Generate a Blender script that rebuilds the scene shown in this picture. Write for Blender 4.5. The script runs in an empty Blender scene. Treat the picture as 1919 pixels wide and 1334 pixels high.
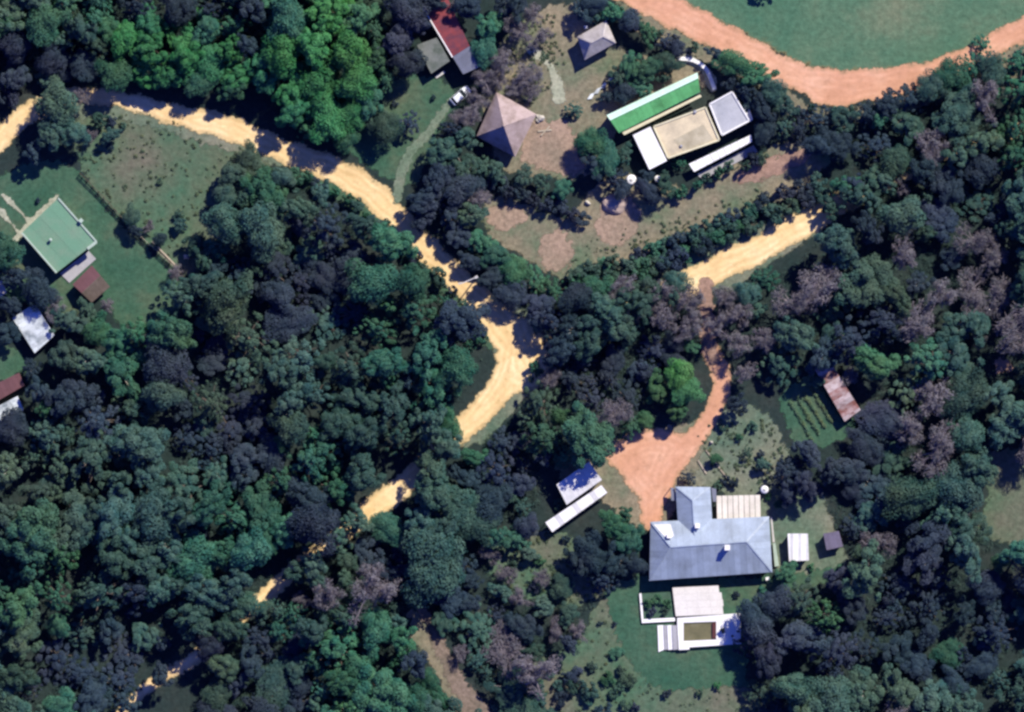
import bpy, bmesh, math, random
import numpy as np
from mathutils import Vector, Matrix

S = 10.0            # photograph pixels per metre
CX, CY = 959.5, 667.0
CAMH = 1500.0
sc = bpy.context.scene
col = sc.collection
rng = np.random.default_rng(7)
random.seed(7)

# ------------------------------------------------------------------ camera, sky, sun, exposure
cam = bpy.data.cameras.new('camera')
cam.sensor_fit = 'HORIZONTAL'; cam.sensor_width = 36.0
cam.lens = 36.0 * CAMH / (1919 / S)
cam.clip_start = 10; cam.clip_end = 12000
camo = bpy.data.objects.new('camera', cam); col.objects.link(camo)
camo.location = (0, 0, CAMH); camo.rotation_euler = (0, 0, 0)
sc.camera = camo

SUN_EL = math.radians(43)
SX, SY = 0.60, 0.80                                 # towards the sun, in plan (upper right)
world = bpy.data.worlds.new('World'); sc.world = world; world.use_nodes = True
wn = world.node_tree; wn.nodes.clear()
sky = wn.nodes.new('ShaderNodeTexSky'); sky.sky_type = 'NISHITA'; sky.sun_disc = False
sky.sun_elevation = SUN_EL; sky.sun_rotation = math.atan2(SX, SY)
sky.ozone_density = 6.0; sky.dust_density = 0.0; sky.air_density = 1.3
bg = wn.nodes.new('ShaderNodeBackground'); bg.inputs['Strength'].default_value = 0.065
wo = wn.nodes.new('ShaderNodeOutputWorld')
tint = wn.nodes.new('ShaderNodeMix'); tint.data_type = 'RGBA'; tint.blend_type = 'MULTIPLY'; tint.inputs[0].default_value = 1.0
tint.inputs[7].default_value = (0.55, 0.6, 1.75, 1)      # the photograph's strong blue cast in the shade
wn.links.new(sky.outputs['Color'], tint.inputs[6]); wn.links.new(tint.outputs[2], bg.inputs['Color']); wn.links.new(bg.outputs[0], wo.inputs[0])
sl = bpy.data.lights.new('sun', 'SUN'); sl.energy = 5.0; sl.angle = math.radians(0.6); sl.color = (1.0, 0.95, 0.82)
slo = bpy.data.objects.new('sun', sl); col.objects.link(slo)
d = Vector((-SX * math.cos(SUN_EL), -SY * math.cos(SUN_EL), -math.sin(SUN_EL)))
slo.rotation_euler = d.to_track_quat('-Z', 'Y').to_euler(); slo.location = (60, 80, 120)
vs = sc.view_settings; vs.view_transform = 'Standard'; vs.look = 'None'; vs.gamma = 1.0; vs.use_curve_mapping = False
vs.exposure = 0.48
cy = sc.cycles
cy.pixel_filter_type = 'BLACKMAN_HARRIS'; cy.filter_width = 2.7
cy.max_bounces = 5; cy.diffuse_bounces = 2; cy.glossy_bounces = 2; cy.transparent_max_bounces = 12

# ------------------------------------------------------------------ helpers
def P(px, py, z=0.0):
    k = (CAMH - z) / CAMH / S
    return ((px - CX) * k, (CY - py) * k, z)

def tag(o, label=None, cat=None, group=None, kind=None):
    if label: o['label'] = label
    if cat: o['category'] = cat
    if group: o['group'] = group
    if kind: o['kind'] = kind
    return o

def empty(name, loc, label=None, cat=None, group=None):
    o = bpy.data.objects.new(name, None); col.objects.link(o)
    o.location = loc; o.empty_display_size = 0.5
    return tag(o, label, cat, group)

def link(name, me, mat=None, parent=None):
    if mat is not None and not me.materials: me.materials.append(mat)
    o = bpy.data.objects.new(name, me); col.objects.link(o)
    if parent is not None:
        o.parent = parent
        w = Vector((0, 0, 0)); q = parent
        while q is not None:
            w += q.location; q = q.parent
        o.location = -w
    return o

def mesh(name, v, f):
    me = bpy.data.meshes.new(name); me.from_pydata([tuple(p) for p in v], [], f); me.update()
    return me

def prism(name, pts, z0, z1, mat, parent=None, bevel=0.0):
    """solid from a plan polygon in photograph pixels"""
    q = [P(a, b, z1) for a, b in pts]
    if sum(q[i][0] * q[(i + 1) % len(q)][1] - q[(i + 1) % len(q)][0] * q[i][1] for i in range(len(q))) < 0: q.reverse()
    n = len(q)
    v = [(x, y, z0) for x, y, _ in q] + [(x, y, z1) for x, y, _ in q]
    f = [list(range(n))[::-1], list(range(n, 2 * n))] + [[i, (i + 1) % n, n + (i + 1) % n, n + i] for i in range(n)]
    me = mesh(name, v, f)
    if bevel:
        bm = bmesh.new(); bm.from_mesh(me)
        bmesh.ops.bevel(bm, geom=bm.edges[:], offset=bevel, segments=2, affect='EDGES', profile=0.6)
        bm.to_mesh(me); bm.free()
    return link(name, me, mat, parent)

def tube(verts, faces, pts, radii, n=6):
    base = len(verts); up = Vector((0, 0, 1))
    for i, p in enumerate(pts):
        p = Vector(p)
        t = (Vector(pts[min(i + 1, len(pts) - 1)]) - Vector(pts[max(i - 1, 0)])).normalized()
        a = t.cross(up if abs(t.z) < 0.95 else Vector((1, 0, 0))).normalized(); b = t.cross(a)
        for k in range(n):
            w = 2 * math.pi * k / n
            verts.append(p + (a * math.cos(w) + b * math.sin(w)) * radii[i])
    for i in range(len(pts) - 1):
        for k in range(n):
            faces.append([base + i * n + k, base + i * n + (k + 1) % n, base + (i + 1) * n + (k + 1) % n, base + (i + 1) * n + k])
    faces.append([base + k for k in range(n)][::-1]); faces.append([base + (len(pts) - 1) * n + k for k in range(n)])

def smooth(pts, n=8):
    out = []
    p = [pts[0]] + list(pts) + [pts[-1]]
    for i in range(1, len(p) - 2):
        p0, p1, p2, p3 = [np.array(p[i + j], float) for j in (-1, 0, 1, 2)]
        for k in range(n):
            t = k / n
            out.append(0.5 * ((2 * p1) + (-p0 + p2) * t + (2 * p0 - 5 * p1 + 4 * p2 - p3) * t * t + (-p0 + 3 * p1 - 3 * p2 + p3) * t ** 3))
    out.append(np.array(pts[-1], float))
    return np.array(out)

# ------------------------------------------------------------------ materials
def new_mat(name):
    m = bpy.data.materials.new(name); m.use_nodes = True
    nt = m.node_tree; nt.nodes.clear()
    out = nt.nodes.new('ShaderNodeOutputMaterial')
    b = nt.nodes.new('ShaderNodeBsdfPrincipled')
    b.inputs['Roughness'].default_value = 0.9
    b.inputs['Specular IOR Level'].default_value = 0.15
    nt.links.new(b.outputs[0], out.inputs[0])
    return m, nt, b, out

def noise(nt, scale, detail=4, rough=0.6, coord='Object', vec=None):
    tc = nt.nodes.new('ShaderNodeTexCoord')
    n = nt.nodes.new('ShaderNodeTexNoise'); n.inputs['Scale'].default_value = scale
    n.inputs['Detail'].default_value = detail; n.inputs['Roughness'].default_value = rough
    nt.links.new(vec if vec is not None else tc.outputs[coord], n.inputs['Vector'])
    return n.outputs['Fac']

def ramp(nt, fac, stops):
    r = nt.nodes.new('ShaderNodeValToRGB')
    e = r.color_ramp.elements
    while len(e) < len(stops): e.new(0.5)
    for el, (p, c) in zip(e, stops):
        el.position = p; el.color = (c[0], c[1], c[2], 1)
    nt.links.new(fac, r.inputs[0])
    return r.outputs[0]

def mixc(nt, fac, a, b, mode='MIX'):
    m = nt.nodes.new('ShaderNodeMix'); m.data_type = 'RGBA'; m.blend_type = mode
    for s, x in ((0, fac), (6, a), (7, b)):
        if hasattr(x, 'is_linked') or hasattr(x, 'links'): nt.links.new(x, m.inputs[s])
        elif isinstance(x, (int, float)): m.inputs[s].default_value = x
        else: m.inputs[s].default_value = (x[0], x[1], x[2], 1)
    return m.outputs[2]

def math_n(nt, op, a, b=0.0, clamp=False):
    m = nt.nodes.new('ShaderNodeMath'); m.operation = op; m.use_clamp = clamp
    for s, x in ((0, a), (1, b)):
        if isinstance(x, (int, float)): m.inputs[s].default_value = x
        else: nt.links.new(x, m.inputs[s])
    return m.outputs[0]

def bump(nt, b, fac, strength=0.4, dist=0.2):
    n = nt.nodes.new('ShaderNodeBump'); n.inputs['Strength'].default_value = strength; n.inputs['Distance'].default_value = dist
    nt.links.new(fac, n.inputs['Height']); nt.links.new(n.outputs[0], b.inputs['Normal'])

def ground_mat(name, c1, c2, c3, scale=0.06, fine=1.6, fade=True, rag=1.0, bumpy=0.5, edge=None, amp=0.34, ruts=0.0):
    m, nt, b, out = new_mat(name)
    big = noise(nt, scale, 5, 0.62)
    colr = ramp(nt, big, [(0.32, c1), (0.5, c2), (0.68, c3)])
    fn = noise(nt, fine, 6, 0.7)
    colr = mixc(nt, 1.0, colr, ramp(nt, fn, [(0.3, (1 - amp,) * 3), (0.7, (1 + amp,) * 3)]), 'MULTIPLY')
    if ruts:
        la = nt.nodes.new('ShaderNodeAttribute'); la.attribute_name = 'lat'
        wv = math_n(nt, 'SINE', math_n(nt, 'MULTIPLY', math_n(nt, 'ADD', la.outputs['Fac'], math_n(nt, 'MULTIPLY', noise(nt, 0.12, 2), 0.9)), 5.2))
        mk = math_n(nt, 'MULTIPLY', math_n(nt, 'MULTIPLY', wv, ruts), ramp(nt, noise(nt, 0.2, 3), [(0.3, (0.1,) * 3), (0.6, (1.0,) * 3)]))
        cb = nt.nodes.new('ShaderNodeCombineColor')
        for i, kk in enumerate((0.8, 1.0, 1.35)): nt.links.new(math_n(nt, 'ADD', math_n(nt, 'MULTIPLY', mk, kk), 1.0), cb.inputs[i])
        colr = mixc(nt, 1.0, colr, cb.outputs[0], 'MULTIPLY')
        st = noise(nt, 0.5, 5, 0.7)
        colr = mixc(nt, 1.0, colr, ramp(nt, st, [(0.26, (0.76, 0.74, 0.72)), (0.44, (1.0,) * 3), (0.75, (1.06, 1.06, 1.1))]), 'MULTIPLY')
    if fade:
        at = nt.nodes.new('ShaderNodeAttribute'); at.attribute_name = 'fade'
        rn = noise(nt, 0.9, 4, 0.65)
        fd = at.outputs['Fac']
        wgt = math_n(nt, 'MULTIPLY', math_n(nt, 'MULTIPLY', fd, math_n(nt, 'SUBTRACT', 1.0, fd)), 4.0)
        v = math_n(nt, 'ADD', fd, math_n(nt, 'MULTIPLY', math_n(nt, 'MULTIPLY', math_n(nt, 'SUBTRACT', rn, 0.5), rag * 2.2), wgt))
        if edge is not None:
            colr = mixc(nt, math_n(nt, 'MULTIPLY', math_n(nt, 'SUBTRACT', 1.0, v), 1.5, True), colr, edge)
        al = math_n(nt, 'MULTIPLY', math_n(nt, 'SUBTRACT', v, 0.32), 2.8, True)
        nt.links.new(al, b.inputs['Alpha'])
    nt.links.new(colr, b.inputs['Base Color'])
    bump(nt, b, fn, bumpy, 0.25)
    return m

def surf_mat(name, c, dirt=0.25, scale=0.5, rough=0.7, spec=0.2, vary=0.12, dirtc=None, metal=0.0):
    m, nt, b, out = new_mat(name)
    oi = nt.nodes.new('ShaderNodeObjectInfo')
    v = math_n(nt, 'ADD', math_n(nt, 'MULTIPLY', oi.outputs['Random'], vary), 1 - vary / 2)
    n1 = noise(nt, scale, 6, 0.65)
    dc = dirtc or (c[0] * 0.5, c[1] * 0.48, c[2] * 0.42)
    cc = mixc(nt, math_n(nt, 'MULTIPLY', ramp(nt, n1, [(0.42, (0, 0, 0)), (0.75, (1, 1, 1))]), dirt * 2, True), c, dc)
    n2 = noise(nt, 6, 3, 0.6)
    cc = mixc(nt, 1.0, cc, ramp(nt, n2, [(0.3, (0.86, 0.86, 0.86)), (0.7, (1.1, 1.1, 1.1))]), 'MULTIPLY')
    comb = nt.nodes.new('ShaderNodeCombineColor')
    for i in range(3): nt.links.new(v, comb.inputs[i])
    cc = mixc(nt, 1.0, cc, comb.outputs[0], 'MULTIPLY')
    nt.links.new(cc, b.inputs['Base Color'])
    b.inputs['Roughness'].default_value = rough; b.inputs['Specular IOR Level'].default_value = spec; b.inputs['Metallic'].default_value = metal
    bump(nt, b, n2, 0.15, 0.02)
    return m

def leaf_mat(name, c, hue=0.5, vary=0.5, alt=None, transl=0.15, olive=None):
    m, nt, b, out = new_mat(name)
    oi = nt.nodes.new('ShaderNodeObjectInfo')
    n1 = noise(nt, 0.6, 2, 0.5)
    alt = alt or (c[0] * 1.5, c[1] * 1.05, c[2] * 0.8)
    cc = mixc(nt, ramp(nt, n1, [(0.35, (0, 0, 0)), (0.7, (1, 1, 1))]), c, alt)
    if olive:      # slow drift of the wood's colour from place to place
        geo = nt.nodes.new('ShaderNodeNewGeometry')
        cc = mixc(nt, ramp(nt, noise(nt, 0.045, 4, 0.65, vec=geo.outputs['Position']), [(0.46, (0, 0, 0)), (0.72, (0.75,) * 3)]), cc, olive)
    v = math_n(nt, 'ADD', math_n(nt, 'MULTIPLY', oi.outputs['Random'], vary), 1 - vary / 2)
    n2 = noise(nt, 1.6, 2, 0.5)
    v = math_n(nt, 'MULTIPLY', v, math_n(nt, 'ADD', math_n(nt, 'MULTIPLY', n2, 1.0), 0.55))
    hs = nt.nodes.new('ShaderNodeHueSaturation'); hs.inputs['Saturation'].default_value = 1.0
    nt.links.new(cc, hs.inputs['Color']); nt.links.new(v, hs.inputs['Value'])
    nt.links.new(math_n(nt, 'ADD', math_n(nt, 'MULTIPLY', math_n(nt, 'FRACT', math_n(nt, 'MULTIPLY', oi.outputs['Random'], 17.3)), 0.05), 0.475), hs.inputs['Hue'])
    nt.links.new(hs.outputs[0], b.inputs['Base Color'])
    b.inputs['Roughness'].default_value = 0.75; b.inputs['Specular IOR Level'].default_value = 0.2
    tr = nt.nodes.new('ShaderNodeBsdfTranslucent'); nt.links.new(hs.outputs[0], tr.inputs['Color'])
    mx = nt.nodes.new('ShaderNodeMixShader'); mx.inputs[0].default_value = transl
    nt.links.new(b.outputs[0], mx.inputs[1]); nt.links.new(tr.outputs[0], mx.inputs[2]); nt.links.new(mx.outputs[0], out.inputs[0])
    return m

M = {}
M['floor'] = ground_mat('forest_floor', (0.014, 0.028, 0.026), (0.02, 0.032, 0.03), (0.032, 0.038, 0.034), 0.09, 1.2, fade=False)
M['lawn'] = ground_mat('lawn_grass', (0.026, 0.082, 0.05), (0.045, 0.098, 0.06), (0.088, 0.11, 0.068), 0.075, 1.1, amp=0.3)
M['field'] = ground_mat('field_grass', (0.045, 0.115, 0.068), (0.088, 0.116, 0.074), (0.13, 0.118, 0.088), 0.06, 1.1)
M['paddock'] = ground_mat('paddock_grass', (0.05, 0.125, 0.076), (0.078, 0.145, 0.086), (0.14, 0.165, 0.1), 0.05, 1.0, amp=0.3, rag=1.3, edge=(0.2, 0.14, 0.06))
M['dry'] = ground_mat('dry_grass', (0.085, 0.13, 0.075), (0.17, 0.155, 0.105), (0.25, 0.2, 0.135), 0.09, 1.2)
M['dirt'] = ground_mat('bare_dirt', (0.2, 0.16, 0.115), (0.28, 0.2, 0.145), (0.36, 0.25, 0.19), 0.1, 1.2)
M['greyyard'] = ground_mat('worn_grey_grass', (0.075, 0.125, 0.085), (0.125, 0.15, 0.105), (0.19, 0.185, 0.135), 0.08, 1.1)
M['sand'] = ground_mat('sand_road', (0.6, 0.41, 0.19), (0.69, 0.49, 0.245), (0.76, 0.58, 0.33), 0.12, 0.8, rag=0.9, bumpy=0.15, edge=(0.26, 0.21, 0.11), amp=0.12, ruts=0.1)
M['orange'] = ground_mat('orange_gravel', (0.46, 0.235, 0.14), (0.54, 0.28, 0.17), (0.6, 0.34, 0.22), 0.1, 0.9, rag=0.9, bumpy=0.15, edge=(0.28, 0.2, 0.11), amp=0.12, ruts=0.06)
M['pinkgravel'] = ground_mat('pink_gravel', (0.2, 0.14, 0.11), (0.27, 0.17, 0.13), (0.34, 0.22, 0.17), 0.12, 1.2, rag=1.2)
M['trackdirt'] = ground_mat('grey_brown_track', (0.11, 0.1, 0.075), (0.17, 0.13, 0.1), (0.23, 0.17, 0.14), 0.15, 1.2, rag=1.4)
M['palepath'] = ground_mat('pale_path', (0.26, 0.28, 0.2), (0.33, 0.33, 0.24), (0.42, 0.4, 0.31), 0.2, 1.4, rag=1.1)
M['greenpath'] = ground_mat('worn_track', (0.1, 0.15, 0.1), (0.13, 0.17, 0.12), (0.17, 0.19, 0.14), 0.2, 1.4, rag=1.2)
M['bark'] = surf_mat('bark', (0.14, 0.115, 0.1), 0.4, 1.5, 0.95, 0.1, 0.3)
M['palebark'] = surf_mat('pale_bark', (0.34, 0.3, 0.27), 0.4, 1.0, 0.9, 0.1, 0.3)
M['twig'] = surf_mat('twig_bark', (0.22, 0.19, 0.215), 0.3, 1.0, 0.95, 0.1, 0.35)
M['grey'] = leaf_mat('grey_green_leaf', (0.022, 0.068, 0.062), vary=0.6, alt=(0.056, 0.108, 0.082), olive=(0.075, 0.1, 0.055))
M['dark'] = leaf_mat('shade_dark_leaf', (0.014, 0.03, 0.05), vary=0.5, alt=(0.03, 0.052, 0.068), olive=(0.05, 0.05, 0.075))  # very dark navy: woodland shade partly put into the leaf colour
M['green'] = leaf_mat('bright_leaf', (0.02, 0.13, 0.052), vary=0.4, alt=(0.055, 0.19, 0.08), olive=(0.06, 0.16, 0.05))
M['teal'] = leaf_mat('teal_leaf', (0.018, 0.09, 0.062), vary=0.55, alt=(0.05, 0.135, 0.08), olive=(0.06, 0.11, 0.045))
M['bareleaf'] = leaf_mat('sparse_leaf', (0.085, 0.085, 0.1), vary=0.4, alt=(0.13, 0.115, 0.125))
M['weed'] = leaf_mat('weed_leaf', (0.05, 0.085, 0.055), vary=0.3)
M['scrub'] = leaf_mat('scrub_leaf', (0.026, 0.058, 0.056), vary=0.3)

# ------------------------------------------------------------------ ground sheets
def seg_dist(X, Y, pl):
    dmin = np.full(X.shape, 1e9)
    for (x0, y0), (x1, y1) in zip(pl[:-1], pl[1:]):
        dx, dy = x1 - x0, y1 - y0; L = dx * dx + dy * dy + 1e-9
        t = np.clip(((X - x0) * dx + (Y - y0) * dy) / L, 0, 1)
        dmin = np.minimum(dmin, np.hypot(X - x0 - t * dx, Y - y0 - t * dy))
    return dmin

def inside(X, Y, pg):
    r = np.zeros(X.shape, bool); n = len(pg)
    for i in range(n):
        x0, y0 = pg[i]; x1, y1 = pg[(i + 1) % n]
        if y0 == y1: continue
        c = ((y0 > Y) != (y1 > Y)) & (X < (x1 - x0) * (Y - y0) / (y1 - y0) + x0)
        r ^= c
    return r

def sheet(name, sdf, bbox, z, mat, cell=0.6, margin=0.55, parent=None):
    """flat sheet over the cells where sdf (px, inside positive) > -margin; 'fade' runs 0..1 over the border"""
    x0, y0, x1, y1 = bbox; c = cell * S
    gx = np.arange(x0, x1 + c, c); gy = np.arange(y0, y1 + c, c)
    X, Y = np.meshgrid(gx, gy)
    sd = sdf(X, Y) / S
    keepv = sd > -margin
    kc = keepv[:-1, :-1] | keepv[1:, :-1] | keepv[:-1, 1:] | keepv[1:, 1:]
    idx = -np.ones(X.shape, int)
    used = np.zeros(X.shape, bool)
    used[:-1, :-1] |= kc; used[1:, :-1] |= kc; used[:-1, 1:] |= kc; used[1:, 1:] |= kc
    idx[used] = np.arange(used.sum())
    k = (CAMH - z) / CAMH / S
    co = np.stack([(X[used] - CX) * k, (CY - Y[used]) * k, np.full(used.sum(), z)], 1)
    q = np.stack([idx[1:, :-1][kc], idx[1:, 1:][kc], idx[:-1, 1:][kc], idx[:-1, :-1][kc]], 1)
    me = bpy.data.meshes.new(name)
    me.vertices.add(len(co)); me.vertices.foreach_set('co', co.ravel())
    me.loops.add(q.size); me.loops.foreach_set('vertex_index', q.ravel())
    me.polygons.add(len(q)); me.polygons.foreach_set('loop_start', np.arange(0, q.size, 4)); me.polygons.foreach_set('loop_total', np.full(len(q), 4))
    me.update(calc_edges=True)
    a = me.attributes.new('fade', 'FLOAT', 'POINT'); a.data.foreach_set('value', np.clip((sd[used] + margin) / (2 * margin), 0, 1).astype(np.float32))
    a2 = me.attributes.new('lat', 'FLOAT', 'POINT'); a2.data.foreach_set('value', sd[used].astype(np.float32))
    o = link(name, me, mat, parent); o['kind'] = 'structure'
    return o

NSHEET = [0]
def poly_sheet(name, pts, z, mat, **k):
    NSHEET[0] += 1; z = 0.003 + 0.0025 * NSHEET[0]
    pg = smooth(list(pts) + [pts[0]], 5)
    wob = lambda X, Y: 4 * np.sin(X * 0.11 + 1.3) * np.sin(Y * 0.13) + 2.5 * np.sin(X * 0.31 + Y * 0.27)
    sdf = lambda X, Y: np.where(inside(X, Y, pg), 1, -1) * seg_dist(X, Y, pg) + wob(X, Y)
    mn = pg.min(0) - 14; mx = pg.max(0) + 14
    return sheet(name, sdf, (mn[0], mn[1], mx[0], mx[1]), z, mat, **k)

def road_sheet(name, lines, z, mat, extra=None, wobble=1.0, **k):
    NSHEET[0] += 1; z = 0.003 + 0.0025 * NSHEET[0]
    """lines: list of [(x, y, half width px), ...]"""
    cs = [smooth(l, 6) for l in lines]
    pgs = [smooth(list(p) + [p[0]], 5) for p in (extra or [])]
    def sdf(X, Y):
        best = np.full(X.shape, -1e9)
        for c in cs:
            for a, b in zip(c[:-1], c[1:]):
                dx, dy = b[0] - a[0], b[1] - a[1]; L = dx * dx + dy * dy + 1e-9
                t = np.clip(((X - a[0]) * dx + (Y - a[1]) * dy) / L, 0, 1)
                best = np.maximum(best, (a[2] + t * (b[2] - a[2])) - np.hypot(X - a[0] - t * dx, Y - a[1] - t * dy))
        for pg in pgs:
            best = np.maximum(best, np.where(inside(X, Y, pg), 1, -1) * seg_dist(X, Y, pg))
        return best + wobble * (2.2 * np.sin(X * 0.09 + Y * 0.05) + 1.3 * np.sin(X * 0.23 - Y * 0.29))
    allp = np.concatenate([c[:, :2] for c in cs] + pgs)
    mn = allp.min(0) - 45; mx = allp.max(0) + 45
    return sheet(name, sdf, (mn[0], mn[1], mx[0], mx[1]), z, mat, **k)

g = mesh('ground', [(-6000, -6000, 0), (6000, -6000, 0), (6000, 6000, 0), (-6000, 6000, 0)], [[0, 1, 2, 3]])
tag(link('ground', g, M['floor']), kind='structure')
Z = 0.004
poly_sheet('field_terrain', [(120, 230), (180, 205), (300, 205), (420, 250), (520, 290), (470, 330), (420, 400), (400, 470), (345, 520), (250, 430), (170, 345)], Z, M['field'])
poly_sheet('lawn_terrain', [(-60, 360), (70, 300), (140, 320), (200, 390), (260, 450), (330, 520), (330, 590), (230, 610), (190, 560), (120, 600), (20, 560), (-60, 560)], 2 * Z, M['lawn'])
poly_sheet('lawn_terrain', [(-60, 640), (0, 640), (45, 670), (40, 700), (-60, 730)], Z, M['lawn'])
poly_sheet('paddock_terrain', [(1130, -200), (1190, -10), (1300, 30), (1420, 80), (1520, 128), (1610, 138), (1740, 125), (1840, 95), (2000, 20), (2100, -200)], Z, M['paddock'], cell=0.9)
poly_sheet('lawn_terrain', [(690, 190), (740, 150), (820, 145), (860, 190), (830, 230), (800, 300), (770, 350), (690, 310), (655, 275)], Z, M['lawn'])
poly_sheet('yard_terrain', [(900, 170), (950, 60), (1040, 10), (1090, 10), (1110, 40), (1180, 100), (1280, 110), (1320, 160), (1180, 220), (1130, 290), (1100, 330), (1000, 330), (930, 300)], Z, M['dry'])
poly_sheet('yard_terrain', [(910, 370), (960, 370), (1060, 410), (1110, 350), (1180, 330), (1300, 350), (1460, 270), (1560, 280), (1520, 340), (1400, 400), (1250, 460), (1120, 510), (1050, 520), (960, 470), (910, 430)], Z, M['dry'])
poly_sheet('bare_soil', [(1010, 450), (1050, 430), (1075, 470), (1060, 505), (1020, 500)], 2 * Z, M['dirt'])
poly_sheet('bare_soil', [(1125, 380), (1180, 370), (1200, 420), (1160, 460), (1120, 440)], 2 * Z, M['dirt'])
poly_sheet('bare_soil', [(910, 390), (960, 385), (990, 410), (950, 430), (915, 420)], 2 * Z, M['dirt'])
poly_sheet('bare_soil', [(1370, 330), (1420, 305), (1500, 280), (1525, 295), (1470, 320), (1400, 345)], 2 * Z, M['pinkgravel'])
poly_sheet('bare_soil', [(985, 235), (1050, 225), (1090, 280), (1085, 325), (1010, 315), (975, 290)], 2 * Z, M['dirt'])
poly_sheet('lawn_terrain', [(1300, 800), (1380, 760), (1440, 780), (1480, 850), (1540, 930), (1570, 1000), (1580, 1060), (1470, 1110), (1430, 990), (1350, 920), (1260, 905)], Z, M['greyyard'])
poly_sheet('lawn_terrain', [(1130, 1110), (1200, 1080), (1450, 1080), (1580, 1060), (1560, 1090), (1440, 1130), (1400, 1230), (1400, 1300), (1330, 1350), (1200, 1330), (1150, 1240)], 2 * Z, M['lawn'])
poly_sheet('scrub_terrain', [(960, 1260), (1080, 1200), (1130, 1120), (1160, 1200), (1230, 1290), (1400, 1290), (1420, 1400), (940, 1400)], Z, M['field'])
poly_sheet('scrub_terrain', [(900, 1000), (960, 1000), (1060, 1000), (1100, 1060), (1130, 1110), (1050, 1140), (930, 1090)], Z, M['field'])
poly_sheet('lawn_terrain', [(1130, 900), (1150, 905), (1190, 950), (1215, 970), (1190, 985), (1150, 960)], Z, M['lawn'])
poly_sheet('paddock_terrain', [(1850, 850), (1900, 840), (2000, 830), (2000, 1020), (1880, 1015), (1835, 990), (1850, 930)], Z, M['field'])
poly_sheet('verge_terrain', [(1035, 860), (1150, 825), (1300, 790), (1335, 800), (1262, 965), (1200, 990), (1130, 940), (1060, 905)], Z, M['dry'])
poly_sheet('verge_terrain', [(1060, 520), (1300, 470), (1540, 370), (1565, 415), (1420, 505), (1330, 550)], Z, M['greyyard'])
poly_sheet('verge_terrain', [(1150, -10), (1300, 70), (1480, 170), (1530, 205), (1640, 195), (1770, 150), (1900, 60), (1980, 60), (1960, 130), (1790, 180), (1640, 225), (1500, 225), (1380, 140), (1200, 60)], Z, M['dry'])
poly_sheet('verge_terrain', [(120, 220), (160, 192), (260, 205), (420, 248), (570, 300), (570, 320), (420, 280), (250, 230)], 1.5 * Z, M['greyyard'])
poly_sheet('verge_terrain', [(880, 600), (940, 560), (1040, 640), (1010, 720), (900, 830), (850, 810), (930, 690)], Z, M['greyyard'])
poly_sheet('bare_soil', [(1862, 676), (1885, 668), (1893, 690), (1870, 699)], Z, M['pinkgravel'])
poly_sheet('verge_terrain', [(560, 318), (660, 360), (745, 425), (830, 520), (905, 620), (930, 660), (900, 640), (810, 545), (720, 455), (640, 385), (560, 340)], Z, M['lawn'])
poly_sheet('vegetable_plot', [(1460, 740), (1520, 700), (1560, 720), (1600, 800), (1560, 830), (1490, 830)], Z, M['lawn'])
poly_sheet('verge_terrain', [(765, 1145), (790, 1150), (830, 1230), (860, 1290), (900, 1350), (870, 1360), (820, 1270), (775, 1200)], Z, M['dry'])

road_sheet('sand_road', [
    [(-60, 330, 20), (0, 258, 20), (60, 210, 20), (130, 182, 16), (200, 182, 16), (260, 194, 16), (330, 216, 20), (430, 240, 23), (530, 282, 22), (640, 325, 25), (715, 378, 25), (770, 440, 24), (830, 495, 24), (885, 550, 26), (935, 605, 32), (970, 655, 34)],
    [(970, 655, 34), (942, 720, 29), (890, 780, 24), (800, 865, 18), (735, 925, 22), (600, 1030, 15), (500, 1112, 15), (420, 1185, 12), (345, 1245, 13), (260, 1300, 10), (160, 1400, 10)],
    [(960, 670, 34), (1050, 640, 26), (1190, 580, 24), (1320, 515, 26), (1430, 462, 26), (1540, 400, 24), (1680, 335, 12), (1800, 280, 10), (1960, 225, 10)]],
    3 * Z, M['sand'], extra=[[(935, 600), (985, 592), (1000, 635), (1030, 680), (1010, 722), (960, 740), (930, 690)]])
road_sheet('orange_road', [
    [(1100, -60, 30), (1170, -25, 30), (1240, 12, 29), (1300, 42, 29), (1400, 95, 27), (1500, 146, 27), (1600, 160, 30), (1690, 152, 29), (1770, 130, 24), (1850, 92, 22), (1960, 30, 22)]], 3 * Z, M['orange'],
    extra=[[(1500, 150), (1600, 160), (1650, 168), (1595, 196), (1530, 194)]])
road_sheet('driveway', [
    [(1330, 652, 15), (1348, 690, 18), (1348, 740, 17), (1322, 795, 17), (1280, 840, 24), (1240, 880, 30), (1222, 920, 26), (1220, 972, 20)]], 4 * Z, M['orange'],
    extra=[[(1130, 850), (1200, 805), (1290, 820), (1270, 880), (1250, 940), (1215, 950), (1170, 900)]])
road_sheet('driveway', [[(1322, 530, 12), (1326, 590, 14), (1326, 640, 15), (1340, 675, 12)]], 5 * Z, M['pinkgravel'])
road_sheet('cart_track', [[(790, 1135, 9), (825, 1210, 12), (855, 1275, 16), (905, 1350, 24)]], 3 * Z, M['trackdirt'])
road_sheet('footpath', [[(990, 92, 9), (1022, 112, 8), (1040, 145, 8), (1050, 185, 12)]], 3 * Z, M['palepath'], cell=0.4, margin=0.35)
road_sheet('footpath', [[(1270, 108, 7), (1300, 116, 8), (1324, 135, 8), (1338, 165, 7)]], 3 * Z, M['palepath'], cell=0.4, margin=0.3)
road_sheet('cart_track', [[(850, 185, 8), (828, 215, 8), (800, 255, 8), (770, 285, 8), (752, 330, 9), (745, 375, 9)]], 3 * Z, M['greenpath'], cell=0.4, margin=0.35)
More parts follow.
